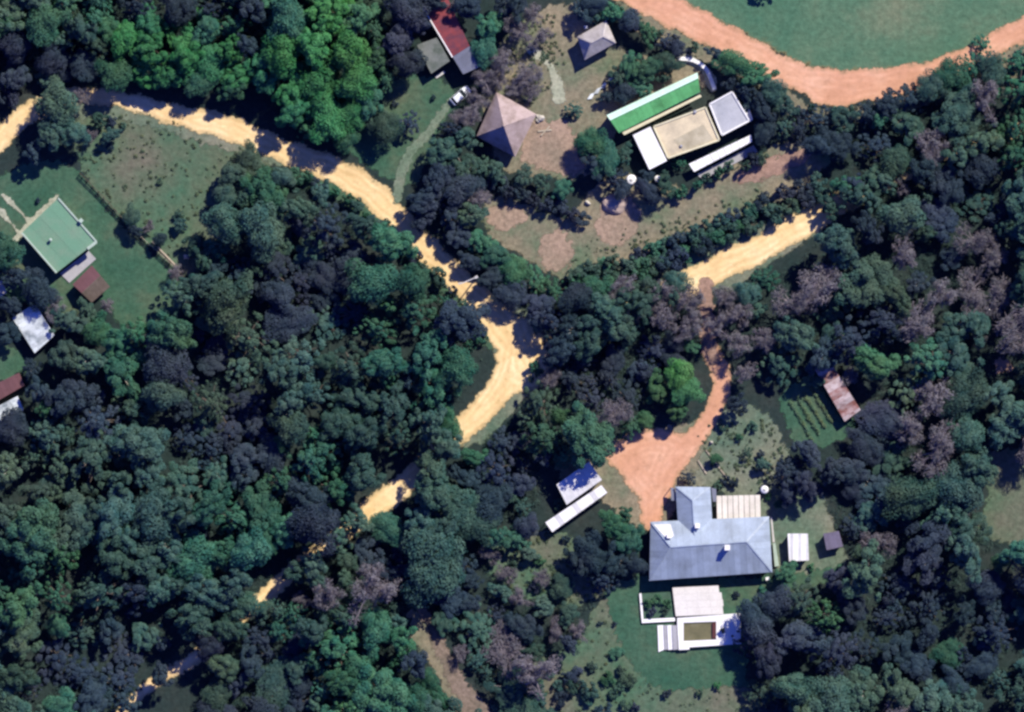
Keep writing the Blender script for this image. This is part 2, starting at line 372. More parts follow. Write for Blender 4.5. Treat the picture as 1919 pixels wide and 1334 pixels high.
road_sheet('cart_track', [[(6, 365, 3.5), (40, 400, 3.5), (60, 425, 5)], [(-12, 385, 3.5), (15, 410, 3.5), (34, 436, 4)], [(30, 445, 6), (60, 418, 6), (107, 369, 3.5)]], 3 * Z, M['palepath'], cell=0.3, margin=0.25)
poly_sheet('track_end', [(400, 40), (425, 45), (440, 70), (420, 65)], Z, M['palepath'], cell=0.4)

# ------------------------------------------------------------------ buildings
M['wall'] = surf_mat('rendered_wall', (0.6, 0.56, 0.5), 0.2, 0.4)
M['brickwall'] = surf_mat('brick_wall', (0.36, 0.2, 0.14), 0.3, 0.6)
M['blueroof'] = surf_mat('blue_grey_sheet', (0.31, 0.365, 0.44), 0.3, 0.3, 0.5, 0.35, 0.2, metal=0.0)
M['white'] = surf_mat('white_paint', (0.8, 0.78, 0.76), 0.12, 0.5)
M['whitesheet'] = surf_mat('white_sheet', (0.62, 0.6, 0.6), 0.25, 0.45, 0.5, 0.3, 0.16, (0.3, 0.31, 0.3))
M['stainsheet'] = surf_mat('stained_white_sheet', (0.62, 0.66, 0.66), 0.55, 0.5, 0.5, 0.3, 0.3, (0.14, 0.17, 0.18))
M['creamroof'] = surf_mat('cream_roof', (0.6, 0.5, 0.33), 0.45, 0.35, 0.85, 0.15, 0.08, (0.34, 0.29, 0.21))
M['cream'] = surf_mat('cream_paint', (0.66, 0.6, 0.4), 0.2, 0.5)
M['greyroof'] = surf_mat('grey_roof', (0.4, 0.4, 0.42), 0.35, 0.4, 0.85, 0.15, 0.08, (0.24, 0.25, 0.27))
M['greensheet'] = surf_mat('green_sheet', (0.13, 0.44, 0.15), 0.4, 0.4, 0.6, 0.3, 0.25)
M['sunlit_greensheet'] = surf_mat('sunlit_green_sheet', (0.62, 0.84, 0.66), 0.1, 0.4, 0.5, 0.4, 0.1)  # green of the sun-facing slope, its sunlit brightness put into the colour
M['flatgreen'] = surf_mat('green_flat_roof', (0.125, 0.25, 0.16), 0.45, 0.25, 0.8, 0.2, 0.14, (0.18, 0.25, 0.175))
M['palerim'] = surf_mat('pale_rim', (0.36, 0.44, 0.36), 0.2, 0.6)
M['thatch'] = surf_mat('pinkish_thatch', (0.38, 0.295, 0.275), 0.5, 0.5, 0.95, 0.05, 0.12)
M['hutroof'] = surf_mat('grey_beige_roof', (0.42, 0.38, 0.36), 0.35, 0.6, 0.55, 0.3, 0.1)
M['redroof'] = surf_mat('red_roof', (0.25, 0.055, 0.06), 0.6, 0.6, 0.7, 0.2, 0.4, (0.11, 0.045, 0.07))
M['slateroof'] = surf_mat('slate_blue_roof', (0.17, 0.18, 0.23), 0.25, 0.5, 0.6, 0.3, 0.15)
M['mossroof'] = surf_mat('mossy_grey_roof', (0.17, 0.18, 0.165), 0.5, 0.5, 0.9, 0.1, 0.12, (0.06, 0.08, 0.06))
M['maroon'] = surf_mat('maroon_sheet', (0.14, 0.065, 0.07), 0.2, 0.5, 0.7, 0.2, 0.15)
M['rust'] = surf_mat('rusty_sheet', (0.2, 0.085, 0.07), 0.5, 0.7, 0.9, 0.1, 0.7, (0.42, 0.34, 0.34))
M['rustpale'] = surf_mat('pale_patched_sheet', (0.46, 0.38, 0.38), 0.5, 0.7, 0.9, 0.1, 0.4, (0.2, 0.1, 0.09))
M['purpleroof'] = surf_mat('purple_grey_sheet', (0.15, 0.13, 0.19), 0.25, 0.5, 0.7, 0.2, 0.1)
M['concrete'] = surf_mat('concrete', (0.52, 0.5, 0.47), 0.25, 0.5, 0.9, 0.1, 0.06)
M['paleconcrete'] = surf_mat('pale_terrace_paving', (0.66, 0.62, 0.57), 0.15, 0.3, 0.85, 0.15, 0.05)
M['tint'] = surf_mat('grey_step', (0.36, 0.35, 0.37), 0.2, 0.5, 0.9, 0.1, 0.05)
M['darkmetal'] = surf_mat('dark_metal', (0.05, 0.05, 0.055), 0.1, 1, 0.5, 0.4, 0.05)
M['timber'] = surf_mat('weathered_timber', (0.4, 0.34, 0.26), 0.4, 1.2, 0.9, 0.1, 0.3)
M['darktimber'] = surf_mat('dark_timber', (0.1, 0.07, 0.055), 0.4, 1.2, 0.9, 0.1, 0.2)
M['brownbox'] = surf_mat('dark_red_brown', (0.09, 0.03, 0.03), 0.2, 1.0)
M['carpaint'] = surf_mat('white_car_paint', (0.78, 0.8, 0.8), 0.05, 1, 0.25, 0.5, 0.0)
M['rubber'] = surf_mat('rubber', (0.02, 0.02, 0.02), 0.1, 1)
M['soilpile'] = surf_mat('pale_sand_heap', (0.42, 0.32, 0.28), 0.3, 0.8, 0.95, 0.05, 0.05)
M['stone'] = surf_mat('pale_stone', (0.5, 0.46, 0.4), 0.4, 1.5, 0.9, 0.1, 0.3)
def glass_mat():
    m, nt, b, out = new_mat('dark_glass'); b.inputs['Base Color'].default_value = (0.02, 0.025, 0.03, 1)
    b.inputs['Roughness'].default_value = 0.08; b.inputs['Specular IOR Level'].default_value = 0.5; return m
M['glass'] = glass_mat()
def water_mat():
    m, nt, b, out = new_mat('murky_pool_water'); n = noise(nt, 0.35, 4, 0.6)
    nt.links.new(ramp(nt, n, [(0.3, (0.1, 0.095, 0.05)), (0.55, (0.15, 0.135, 0.07)), (0.8, (0.19, 0.18, 0.12))]), b.inputs['Base Color'])
    b.inputs['Roughness'].default_value = 0.12; b.inputs['Specular IOR Level'].default_value = 0.4; return m
M['water'] = water_mat()

def clip(poly, a, c):
    """keep the side where dot(p, a) >= c; poly list of (x, y)"""
    out = []
    for i in range(len(poly)):
        p, q = poly[i], poly[(i + 1) % len(poly)]
        dp = p[0] * a[0] + p[1] * a[1] - c; dq = q[0] * a[0] + q[1] * a[1] - c
        if dp >= 0: out.append(p)
        if (dp >= 0) != (dq >= 0):
            t = dp / (dp - dq); out.append((p[0] + t * (q[0] - p[0]), p[1] + t * (q[1] - p[1])))
    return out

def solid(name, xy, zf, t, mat, parent):
    n = len(xy)
    if sum(xy[i][0] * xy[(i + 1) % n][1] - xy[(i + 1) % n][0] * xy[i][1] for i in range(n)) < 0: xy = xy[::-1]
    v = [(x, y, zf(x, y) - t) for x, y in xy] + [(x, y, zf(x, y)) for x, y in xy]
    f = [list(range(n))[::-1], list(range(n, 2 * n))] + [[i, (i + 1) % n, n + (i + 1) % n, n + i] for i in range(n)]
    return link(name, mesh(name, v, f), mat, parent)

def roof_face(roof, pts, mat, w=1.1, piece='roof_sheet', flat_dir=None, lift=0.0, gap=0.02):
    """one plane of a roof laid with separate sheets running down the slope"""
    q = np.array([P(*p) for p in pts])
    A = np.c_[q[:, 0], q[:, 1], np.ones(len(q))]
    a, b, c = np.linalg.lstsq(A, q[:, 2], rcond=None)[0]
    gvec = np.array([a, b]); L = np.hypot(*gvec)
    if flat_dir is not None or L < 0.02:
        fd = np.array(P(*flat_dir[1])[:2]) - np.array(P(*flat_dir[0])[:2]) if flat_dir else np.array([1, 0])
        u = fd / np.hypot(*fd)
    else:
        u = np.array([-gvec[1], gvec[0]]) / L
    xy = [(x, y) for x, y, _ in q]
    pr = [x * u[0] + y * u[1] for x, y in xy]
    n = max(1, round((max(pr) - min(pr)) / w)); ww = (max(pr) - min(pr)) / n
    for k in range(n):
        lo = min(pr) + k * ww; pl = clip(clip(xy, u, lo + gap / 2), -u, -(lo + ww - gap / 2))
        if len(pl) < 3: continue
        dz = lift + (0.02 if k % 2 else 0.0) + random.uniform(0, 0.006)
        solid(piece, pl, lambda x, y: a * x + b * y + c + dz, 0.05, mat if not callable(mat) else mat(k), roof)

def beam(name, p, q, w, h, mat, parent):
    """bar between two world points, w wide and h tall"""
    p, q = Vector(p), Vector(q); t = (q - p).normalized(); s = Vector((-t.y, t.x, 0)); s = (s.normalized() if s.length > 1e-6 else Vector((1, 0, 0))) * w / 2
    u = t.cross(s).normalized() * h / 2
    if u.z < 0: u = -u
    v = [p - s - u, p + s - u, p + s + u, p - s + u, q - s - u, q + s - u, q + s + u, q - s + u]
    f = [[3, 2, 1, 0], [4, 5, 6, 7], [0, 1, 5, 4], [1, 2, 6, 5], [2, 3, 7, 6], [3, 0, 4, 7]]
    return link(name, mesh(name, v, f), mat, parent)

def inset(pts, m):
    c = np.mean(pts, 0); return [tuple(np.array(p) + (c - np.array(p)) / np.hypot(*(c - np.array(p))) * m) for p in pts]

def box_at(name, x, y, z, sx, sy, sz, mat, parent, rz=0.0):
    c, s = math.cos(rz), math.sin(rz); v = []
    for dz in (0, sz):
        for dx, dy in ((-sx / 2, -sy / 2), (sx / 2, -sy / 2), (sx / 2, sy / 2), (-sx / 2, sy / 2)):
            v.append((x + dx * c - dy * s, y + dx * s + dy * c, z + dz))
    return link(name, mesh(name, v, [[3, 2, 1, 0], [4, 5, 6, 7], [0, 1, 5, 4], [1, 2, 6, 5], [2, 3, 7, 6], [3, 0, 4, 7]]), mat, parent)

def openings(root, pts, h, step=4.0, door_on=0):
    """windows with panes and one door on the walls of a plan polygon (px)"""
    q = [Vector(P(a, b)) for a, b in pts]
    if sum(q[i].x * q[(i + 1) % len(q)].y - q[(i + 1) % len(q)].x * q[i].y for i in range(len(q))) < 0: q.reverse()
    for i in range(len(q)):
        a, b = q[i], q[(i + 1) % len(q)]; L = (b - a).length; t = (b - a) / L; rz = math.atan2(t.y, t.x); nrm = Vector((t.y, -t.x, 0))
        n = max(1, int(L / step))
        for k in range(n):
            c = a + t * (L * (k + 0.5) / n) + nrm * 0.02
            if i == door_on and k == 0:
                dr = box_at('door', c.x, c.y, 0.02, 1.0, 0.12, 2.05, M['darktimber'], root, rz)
                kx = c + t * 0.38 + nrm * 0.09
                box_at('handle', kx.x, kx.y, 1.0, 0.12, 0.06, 0.05, M['darkmetal'], dr, rz)
                continue
            w = box_at('window', c.x, c.y, 1.0, 1.3, 0.12, min(1.1, h - 1.4), M['white'], root, rz)
            cc = c + nrm * 0.05
            box_at('pane', cc.x, cc.y, 1.08, 1.12, 0.06, min(1.1, h - 1.4) - 0.16, M['glass'], w, rz)

def building(name, label, cat, pts, h, wallm, ins=5, wins=True, step=4.0, group=None):
    c = np.mean(pts, 0)
    root = empty(name, P(c[0], c[1]), label, cat, group)
    wp = inset(pts, ins)
    prism('wall', wp, -0.1, h, wallm, root)
    if wins: openings(root, wp, h, step)
    return root

def roof_base(root, faces, mat, drop=0.08):
    v, f = [], []
    for pts in faces:
        b = len(v); v += [(p[0], p[1], p[2] - drop) for p in (P(*q) for q in pts)]; f.append(list(range(b, b + len(pts))))
    r0 = mesh('roof', v, f)
    o = link('roof', r0, mat, root); o.data.transform(Matrix.Translation((0, 0, -0.14)))
    s = o.modifiers.new('thickness', 'SOLIDIFY'); s.thickness = 0.1; s.offset = 0
    return o

def chimney(parent, px, py, z0, z1, mat, sz=0.7, name='chimney'):
    x, y, _ = P(px, py, z1)
    c = box_at(name, x, y, z0, sz, sz, z1 - z0, mat, parent)
    box_at('cap', x, y, z1 + 0.003, sz + 0.16, sz + 0.16, 0.1, mat, parent)
    return c

# --- blue-grey hip-roofed house with its north wing
TL, TR, BR, BL = (1219, 978, 3.0), (1441, 968, 3.0), (1447, 1072, 3.0), (1217, 1088, 3.0)
RA, RB = (1257, 1025, 5.6), (1399, 1015, 5.6)
hs = empty('main_house', P(1330, 1028), 'large house with blue-grey hipped metal roof and a projecting wing beside the terrace', 'house')
wp = inset([p[:2] for p in (TL, TR, BR, BL)], 8)
prism('wall', wp, -0.1, 2.95, M['brickwall'], hs)
openings(hs, wp, 2.95, 4.2)
F = [[TL, TR, RB, RA], [BL, BR, RB, RA], [TL, RA, BL], [TR, RB, BR]]
rf = roof_base(hs, F, M['blueroof'], 0.12)
for fc in F: roof_face(rf, fc, M['blueroof'], 1.15)
for a, b in ((RA, RB), (TL, RA), (BL, RA), (TR, RB), (BR, RB)):
    beam('ridge_cap', (Vector(P(*a)) + Vector((0, 0, 0.06))), (Vector(P(*b)) + Vector((0, 0, 0.06))), 0.26, 0.04, M['blueroof'], rf)
W1, W2, W3, W4 = (1266, 912, 2.9), (1331, 913, 2.9), (1335, 985, 2.9), (1271, 985, 2.9)
WR0, WR1 = (1298, 938, 4.6), (1302, 1004, 4.6)
prism('wing_wall', inset([p[:2] for p in (W1, W2, (1335, 990), (1271, 990))], 7), -0.1, 2.8, M['brickwall'], hs)
WF = [[W1, W2, WR0], [W1, WR0, WR1, W4], [W2, WR0, WR1, W3]]
wr = roof_base(hs, WF, M['blueroof'], 0.12); wr.name = 'wing_roof'
for fc in WF: roof_face(wr, fc, M['blueroof'], 1.1)
for a, b in ((WR0, WR1), (W1, WR0), (W2, WR0)):
    beam('ridge_cap', Vector(P(*a)) + Vector((0, 0, 0.06)), Vector(P(*b)) + Vector((0, 0, 0.06)), 0.24, 0.04, M['blueroof'], wr)
chimney(rf, 1363, 1026, 4.4, 6.6, M['white'], 0.85)
chimney(rf, 1307, 985, 3.6, 5.3, M['white'], 0.75)
chimney(rf, 1254, 1004, 3.8, 5.4, M['white'], 0.7)
o = solid('skylight_sheet', [P(a, b)[:2] for a, b in ((1224, 982), (1256, 981), (1262, 1003), (1250, 1010))], lambda x, y: 0, 0.05, M['whitesheet'], rf)
# fit the pale sheet onto the north slope
q = np.array([P(*p) for p in F[0]]); pa = np.linalg.lstsq(np.c_[q[:, 0], q[:, 1], np.ones(4)], q[:, 2], rcond=None)[0]
for v in o.data.vertices: v.co.z += pa[0] * v.co.x + pa[1] * v.co.y + pa[2] + 0.09
# lower verandah strips beside the wing
for pts in ([(1257, 914), (1264, 914), (1268, 938), (1258, 938)], [(1333, 914), (1342, 916), (1343, 940), (1336, 940)]):
    prism('verandah_roof', pts, 2.2, 2.32, M['slateroof'], hs)
    for a, b in (pts[0], pts[-1]):
        x, y, _ = P(a, b); box_at('post', x, y, -0.05, 0.12, 0.12, 2.3, M['darktimber'], hs)
# pale canopy of separate sheets
M['canopy'] = surf_mat('cream_canopy', (0.66, 0.6, 0.5), 0.2, 0.5, vary=0.3)
cn = empty('canopy', P(1384, 950), 'cream canopy of striped sheets between the house wing and its right corner', 'canopy')
for k in range(8):
    x0, x1 = 1343 + k * 10.3, 1343 + (k + 1) * 10.3 - 1.0
    yo = -0.06 * (x0 - 1343)
    prism('canopy_sheet', [(x0, 929 + yo * 0.4), (x1, 929 + yo * 0.4), (x1 + 1, 973 + yo), (x0 + 1, 973 + yo)], 2.35 + 0.03 * (k % 2), 2.39 + 0.03 * (k % 2), M['canopy'], cn)
for a, b in ((1346, 932), (1384, 930), (1422, 929)):
    x, y, _ = P(a, b); box_at('post', x, y, -0.05, 0.14, 0.14, 2.4, M['timber'], cn)
beam('rafter', P(1344, 934, 2.28), P(1424, 931, 2.28), 0.1, 0.12, M['timber'], cn)
beam('rafter', P(1344, 968, 2.28), P(1424, 963, 2.28), 0.1, 0.12, M['timber'], cn)

def lathe(name, prof, loc, mat, parent, n=20):
    v, f = [], []
    for r, z in prof:
        for k in range(n):
            w = 2 * math.pi * k / n; v.append((loc[0] + r * math.cos(w), loc[1] + r * math.sin(w), loc[2] + z))
    for i in range(len(prof) - 1):
        for k in range(n): f.append([i * n + k, i * n + (k + 1) % n, (i + 1) * n + (k + 1) % n, (i + 1) * n + k])
    f.append(list(range(n))[::-1]); f.append([(len(prof) - 1) * n + k for k in range(n)])
    o = link(name, mesh(name, v, f), mat, parent)
    for p in o.data.polygons: p.use_smooth = True
    return o

def tank(px, py, r, h, label, z=0.0, stand=0.0):
    loc = P(px, py, z)
    t = empty('water_tank', loc, label, 'water tank')
    if stand:
        for k in range(4):
            w = math.pi / 4 + k * math.pi / 2
            box_at('leg', loc[0] + r * 0.7 * math.cos(w), loc[1] + r * 0.7 * math.sin(w), -0.05, 0.12, 0.12, stand + 0.05, M['darkmetal'], t)
    z0 = stand + 0.003
    lathe('tank_body', [(r * 0.96, z0), (r, z0 + 0.08), (r, z0 + h * 0.45), (r * 1.03, z0 + h * 0.47), (r * 1.03, z0 + h * 0.52), (r, z0 + h * 0.54), (r, z0 + h * 0.85), (r * 0.8, z0 + h * 0.95), (r * 0.4, z0 + h)], loc, M['white'], t)
    lathe('lid', [(r * 0.36, z0 + h + 0.003), (r * 0.36, z0 + h + 0.07), (r * 0.15, z0 + h + 0.11)], loc, M['concrete'], t)
tank(1432, 917, 0.75, 1.4, 'round white water tank at the corner of the cream canopy', stand=1.2)
tank(1183, 337, 0.95, 1.6, 'round white water tank below left of the cream roofed building', stand=0.4)
tank(1232, 335, 0.6, 1.2, 'small white water tank below the white wing of the cream building', stand=0.4)

# walk strip, edging and lamp boxes by the house
pw = empty('garden_wall', P(1453, 1040), 'low white wall strip along the right side of the blue-grey house', 'wall')
prism('coping', [(1448, 1018), (1453, 1017), (1460, 1060), (1452, 1062)], 0.62, 0.7, M['palerim'], pw)
prism('wall_body', [(1448.6, 1018.6), (1452.4, 1017.8), (1459, 1059.6), (1452.4, 1061)], -0.05, 0.617, M['white'], pw)
prism('paving_strip', [(1444, 969), (1447, 969), (1452, 1016), (1448, 1016)], 0.0, 0.17, M['concrete'])['kind'] = 'structure'
for (a, b, lab) in ((1438, 1084, 'small white utility box at the lower right corner of the blue-grey house'), (1204, 1057, 'small white utility box left of the blue-grey house'), (1098, 51, 'small white utility box above the grey hip-roofed cottage')):
    t = empty('utility_box', P(a, b), lab, 'utility box'); x, y, _ = P(a, b)
    box_at('cabinet', x, y, -0.02, 0.62, 0.5, 0.9, M['white'], t, 0.2); box_at('cap', x, y, 0.884, 0.7, 0.58, 0.06, M['white'], t, 0.2)

# --- small white shed and the purple-grey hut beside it
def gable(name, label, cat, c, h, ridge_h, mat, wallm, along=0, w=1.0, ins=4, mat2=None, over=None, wins=True, piece='roof_sheet', step=4.0):
    """c: four eave corners in order (px); the ridge joins the middles of sides c1-c2 and c3-c0 (along=0) or c0-c1 and c2-c3"""
    c = [tuple(p) for p in c]
    root = building(name, label, cat, c, h, wallm, ins, wins, step)
    if along: c = c[1:] + c[:1]
    m1 = tuple((np.array(c[1]) + np.array(c[2])) / 2); m0 = tuple((np.array(c[3]) + np.array(c[0])) / 2)
    if over is not None:
        m1 = tuple(np.array(c[1]) + (np.array(c[2]) - np.array(c[1])) * over); m0 = tuple(np.array(c[0]) + (np.array(c[3]) - np.array(c[0])) * over)
    e = lambda p: (p[0], p[1], h + 0.05); r = lambda p: (p[0], p[1], ridge_h)
    F = [[e(c[0]), e(c[1]), r(m1), r(m0)], [e(c[3]), e(c[2]), r(m1), r(m0)]]
    rf = roof_base(root, F, mat, 0.1)
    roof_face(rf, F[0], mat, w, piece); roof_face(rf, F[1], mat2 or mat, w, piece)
    beam('ridge_cap', Vector(P(*r(m0))) + Vector((0, 0, 0.05)), Vector(P(*r(m1))) + Vector((0, 0, 0.05)), 0.3, 0.06, mat, rf)
    return root, rf

def lean(name, label, cat, c, hs_, mat, wallm, w=0.9, ins=3, wins=False, flat_dir=None, piece='roof_sheet', sheets=True, step=4.0):
    """single-pitch roof, heights per corner"""
    root = building(name, label, cat, [p[:2] for p in c], min(hs_) - 0.12, wallm, ins, wins, step)
    F = [(p[0], p[1], z) for p, z in zip(c, hs_)]
    rf = roof_base(root, [F], mat if not callable(mat) else mat(0), 0.1)
    roof_face(rf, F, mat, w, piece, flat_dir)
    return root, rf

lean('garden_shed', 'small white shed with ribbed sheet roof, right of the blue-grey house', 'shed', [(1476, 1000), (1514, 1000), (1516, 1050), (1479, 1052)], [2.5, 2.5, 2.3, 2.3], lambda k: M['whitesheet'] if k % 3 == 1 else M['white'], M['wall'], w=0.5, flat_dir=((0, 0), (1, 0)))
lean('garden_hut', 'purple-grey hut roof under trees, right of the small white shed', 'hut', [(1543, 1000), (1572, 995), (1580, 1024), (1549, 1031)], [2.4, 2.4, 2.1, 2.1], M['purpleroof'], M['brickwall'], w=0.9)

# --- white garage with two roofs
root, rf = lean('garage', 'white garage with two parallel sheet roofs left of the orange forecourt', 'garage', [(1104, 865), (1128, 899), (1062, 946), (1043, 908)], [3.3, 2.9, 2.9, 3.3], M['whitesheet'], M['wall'], w=1.0, wins=True)
F2 = [(1127, 909, 2.75), (1138, 923, 2.45), (1035, 997, 2.45), (1022, 979, 2.75)]
wr = roof_base(root, [F2], M['white'], 0.1); wr.name = 'lean_to_roof'
roof_face(wr, F2, lambda k: M['whitesheet'] if k % 4 == 2 else M['white'], 1.0)
for p in F2:
    x, y, _ = P(p[0] * 0.97 + 1081 * 0.03, p[1] * 0.97 + 952 * 0.03); box_at('post', x, y, -0.05, 0.12, 0.12, 2.4, M['timber'], root)

# --- long green gabled building, cream building, white annexes
g1, g1r = gable('green_building', 'long narrow building with bright green gabled sheet roof', 'building', [(1137, 216), (1307, 136), (1312, 172), (1160, 249)], 2.9, 4.3, M['sunlit_greensheet'], M['wall'], w=1.0, mat2=M['greensheet'], over=0.25)
prism('verandah_strip', [(1166, 248), (1312, 177), (1315, 181), (1170, 253)], 2.5, 2.6, M['cream'], g1)
root = building('cream_building', 'cream flat-roofed building with white and grey wings beside the green-roofed one', 'building', [(1225, 237), (1322, 201), (1348, 262), (1252, 296)], 3.2, M['cream'], 2)
r1 = prism('roof', [(1225, 237), (1322, 201), (1348, 262), (1252, 296)], 3.2, 3.35, M['creamroof'], root)
prism('roof_patch', [(1262, 262), (1318, 233), (1338, 262), (1284, 286)], 3.353, 3.38, surf_mat('worn_cream', (0.46, 0.4, 0.28), 0.4, 0.4, vary=0.0), r1)
for a, b in (((1225, 237), (1322, 201)), ((1322, 201), (1348, 262)), ((1348, 262), (1252, 296)), ((1252, 296), (1225, 237))):
    beam('parapet', P(*a, 3.42), P(*b, 3.42), 0.3, 0.3, M['cream'], r1)
box_at('vent', *P(1302, 210)[:2], 3.353, 0.5, 0.5, 0.4, M['tint'], r1, 0.35)
box_at('vent', *P(1276, 274)[:2], 3.383, 0.4, 0.4, 0.35, M['tint'], r1, 0.35)
w2 = [(1330, 195), (1372, 172), (1404, 226), (1353, 253)]
prism('wing_wall', inset(w2, 2), -0.1, 3.3, M['wall'], root)
r2 = prism('wing_roof', w2, 3.3, 3.45, M['greyroof'], root)
for i in range(4): beam('parapet', P(*w2[i], 3.5), P(*w2[(i + 1) % 4], 3.5), 0.3, 0.28, M['white'], r2)
prism('annex_roof', [(1392, 200), (1402, 196), (1411, 224), (1406, 228)], 2.6, 2.72, M['white'], root)
w3 = [(1186, 253), (1219, 237), (1250, 301), (1217, 318)]
prism('wing_wall', inset(w3, 3), -0.1, 3.0, M['wall'], root)
r3 = roof_base(root, [[(p[0], p[1], z) for p, z in zip(w3, (3.1, 3.3, 3.3, 3.1))]], M['white'], 0.1); r3.name = 'white_roof'
roof_face(r3, [(p[0], p[1], z) for p, z in zip(w3, (3.1, 3.3, 3.3, 3.1))], M['white'], 1.0, flat_dir=(w3[0], w3[3]))
aw = empty('awning', P(1350, 288), 'long white awning strip below the cream flat-roofed building', 'awning')
A0, A1, A2, A3 = np.array((1291, 307)), np.array((1408, 252)), np.array((1410, 265)), np.array((1301, 322))
for k in range(9):
    t0, t1 = k / 9, (k + 0.96) / 9
    prism('awning_sheet', [tuple(A0 + (A1 - A0) * t0), tuple(A0 + (A1 - A0) * t1), tuple(A3 + (A2 - A3) * t1), tuple(A3 + (A2 - A3) * t0)], 2.2 + 0.02 * (k % 2), 2.24 + 0.02 * (k % 2), M['white'], aw)
for t in (0.02, 0.35, 0.68, 0.98):
    for E0, E1 in ((A0, A1), (A3, A2)):
        e = E0 + (E1 - E0) * t; e = e * 0.985 + (A0 + A2) / 2 * 0.015; x, y, _ = P(*e); box_at('post', x, y, -0.05, 0.1, 0.1, 2.24, M['timber'], aw)
prism('paved_strip', [(1306, 326), (1412, 272), (1420, 284), (1316, 338)], 0.0, 0.16, M['tint'])['kind'] = 'structure'

# --- small grey cottage
C = [(1082, 69, 2.8), (1136, 38, 2.8), (1154, 80, 2.8), (1096, 112, 2.8)]
root = building('cottage', 'small grey hip-roofed cottage near the orange road at top', 'house', [p[:2] for p in C], 2.75, M['wall'], 5)
k0, k1 = (1108, 80, 4.9), (1130, 68, 4.9)
F = [[C[0], C[1], k1, k0], [C[3], C[2], k1, k0], [C[0], k0, C[3]], [C[1], k1, C[2]]]
rf = roof_base(root, F, M['hutroof'], 0.1)
for fc in F: roof_face(rf, fc, M['hutroof'], 0.9)
for a, b in ((k0, k1), (C[0], k0), (C[3], k0), (C[1], k1), (C[2], k1)):
    beam('ridge_cap', Vector(P(*a)) + Vector((0, 0, 0.06)), Vector(P(*b)) + Vector((0, 0, 0.06)), 0.24, 0.05, M['hutroof'], rf)

# --- pink pyramid roof
C = [(930, 172, 2.4), (1005, 214, 2.4), (965, 294, 2.4), (893, 255, 2.4)]
root = building('pyramid_house', 'house with steep pinkish pyramid roof in the dry yard', 'house', [p[:2] for p in C], 2.35, M['brickwall'], 9)
ap = (944, 236, 7.0)
F = [[C[i], C[(i + 1) % 4], ap] for i in range(4)]
rf = roof_base(root, F, M['thatch'], 0.12)
for fc in F: roof_face(rf, fc, M['thatch'], 0.9, 'thatch_course')
x, y, _ = P(*ap); lathe('finial', [(0.3, 0), (0.3, 0.15), (0.12, 0.4)], (x, y, 6.92), M['thatch'], rf, 10)

# --- red-roofed house at the top
root, rf = lean('red_roofed_house', 'house with dark red and slate roof at the top edge, left of the dry yard', 'house', [(792, 12), (838, -6), (880, 86), (848, 106)], [3.3, 3.9, 3.9, 3.3], M['redroof'], M['wall'], w=1.0, wins=True)
F2 = [(848, 106, 3.2), (880, 86, 3.8), (906, 122, 3.8), (868, 139, 3.2)]
prism('extension_wall', inset([p[:2] for p in F2], 4), -0.1, 3.05, M['wall'], root)
wr = roof_base(root, [F2], M['slateroof'], 0.1); wr.name = 'slate_roof'; roof_face(wr, F2, M['slateroof'], 0.9)
beam('fascia', P(792, 13, 3.36), P(848, 107, 3.36), 0.22, 0.2, M['white'], rf)
F3 = [(781, 84, 2.6), (819, 70, 2.9), (843, 114, 2.9), (808, 138, 2.6)]
prism('annex_wall', inset([p[:2] for p in F3], 3), -0.1, 2.45, M['brickwall'], root)
wr = roof_base(root, [F3], M['mossroof'], 0.1); wr.name = 'annex_roof'; roof_face(wr, F3, M['mossroof'], 0.9)
prism('door_step', [(815, 143), (832, 132), (835, 136), (818, 147)], 0.0, 0.2, M['concrete'], root)

# --- flat green roof at left
C = [(109, 370), (164, 462), (106, 511), (43, 436)]
C = [(109, 371), (181, 453), (106, 511), (41, 436)]
root = building('green_roofed_house', 'house with flat pale green roof and white rims on the left lawn', 'house', C, 3.3, M['wall'], 4)
rr = prism('roof', C, 3.3, 3.42, M['flatgreen'], root)
roof_face(rr, [(a, b, 3.45) for a, b in C], M['flatgreen'], 2.4, 'roof_panel', flat_dir=(C[0], C[3]), gap=0.03)
beam('rim', P(*C[0], 3.52), P(*C[1], 3.52), 0.32, 0.28, M['palerim'], rr)
beam('rim', P(*C[3], 3.52), P(*C[2], 3.52), 0.32, 0.28, M['palerim'], rr)
beam('rim', P(*C[1], 3.52), P(164, 466, 3.52), 0.55, 0.3, M['palerim'], rr)
box_at('chimney', *P(154, 414)[:2], 3.4, 0.7, 0.7, 0.9, M['palerim'], rr, -0.8)
lathe('vent_pipe', [(0.22, 3.47), (0.22, 4.1), (0.34, 4.12), (0.3, 4.3)], P(97, 450), M['palerim'], rr, 12)
prism('patio', [(112, 512), (166, 470), (180, 485), (130, 530)], 0.0, 0.18, M['tint'], root)

M['brownsheet'] = surf_mat('brown_sheet', (0.13, 0.1, 0.08), 0.4, 0.5)
mr, _ = gable('maroon_shed', 'small maroon shed below the flat green-roofed house', 'shed', [(172, 497), (206, 537), (172, 567), (136, 533)], 2.2, 3.1, M['brownsheet'], M['darktimber'], along=1, w=0.9, mat2=M['maroon'], over=0.5, wins=False)
lean('white_tin_shed', 'stained white tin-roofed shed near the left edge', 'shed', [(65, 568), (102, 628), (65, 662), (23, 596)], [3.1, 3.1, 2.5, 2.5], M['stainsheet'], M['wall'], w=0.9, wins=True)
lean('edge_house', 'white-roofed house cut by the left edge below the white tin shed', 'house', [(-60, 790), (33, 742), (44, 768), (-40, 830)], [2.6, 2.6, 2.3, 2.3], M['stainsheet'], M['wall'], w=0.9)
lean('edge_shed', 'dark brown shed roof at the left edge above the white-roofed house', 'shed', [(-60, 745), (36, 698), (46, 722), (-40, 772)], [3.0, 3.0, 2.6, 2.6], M['maroon'], M['brickwall'], w=0.9)
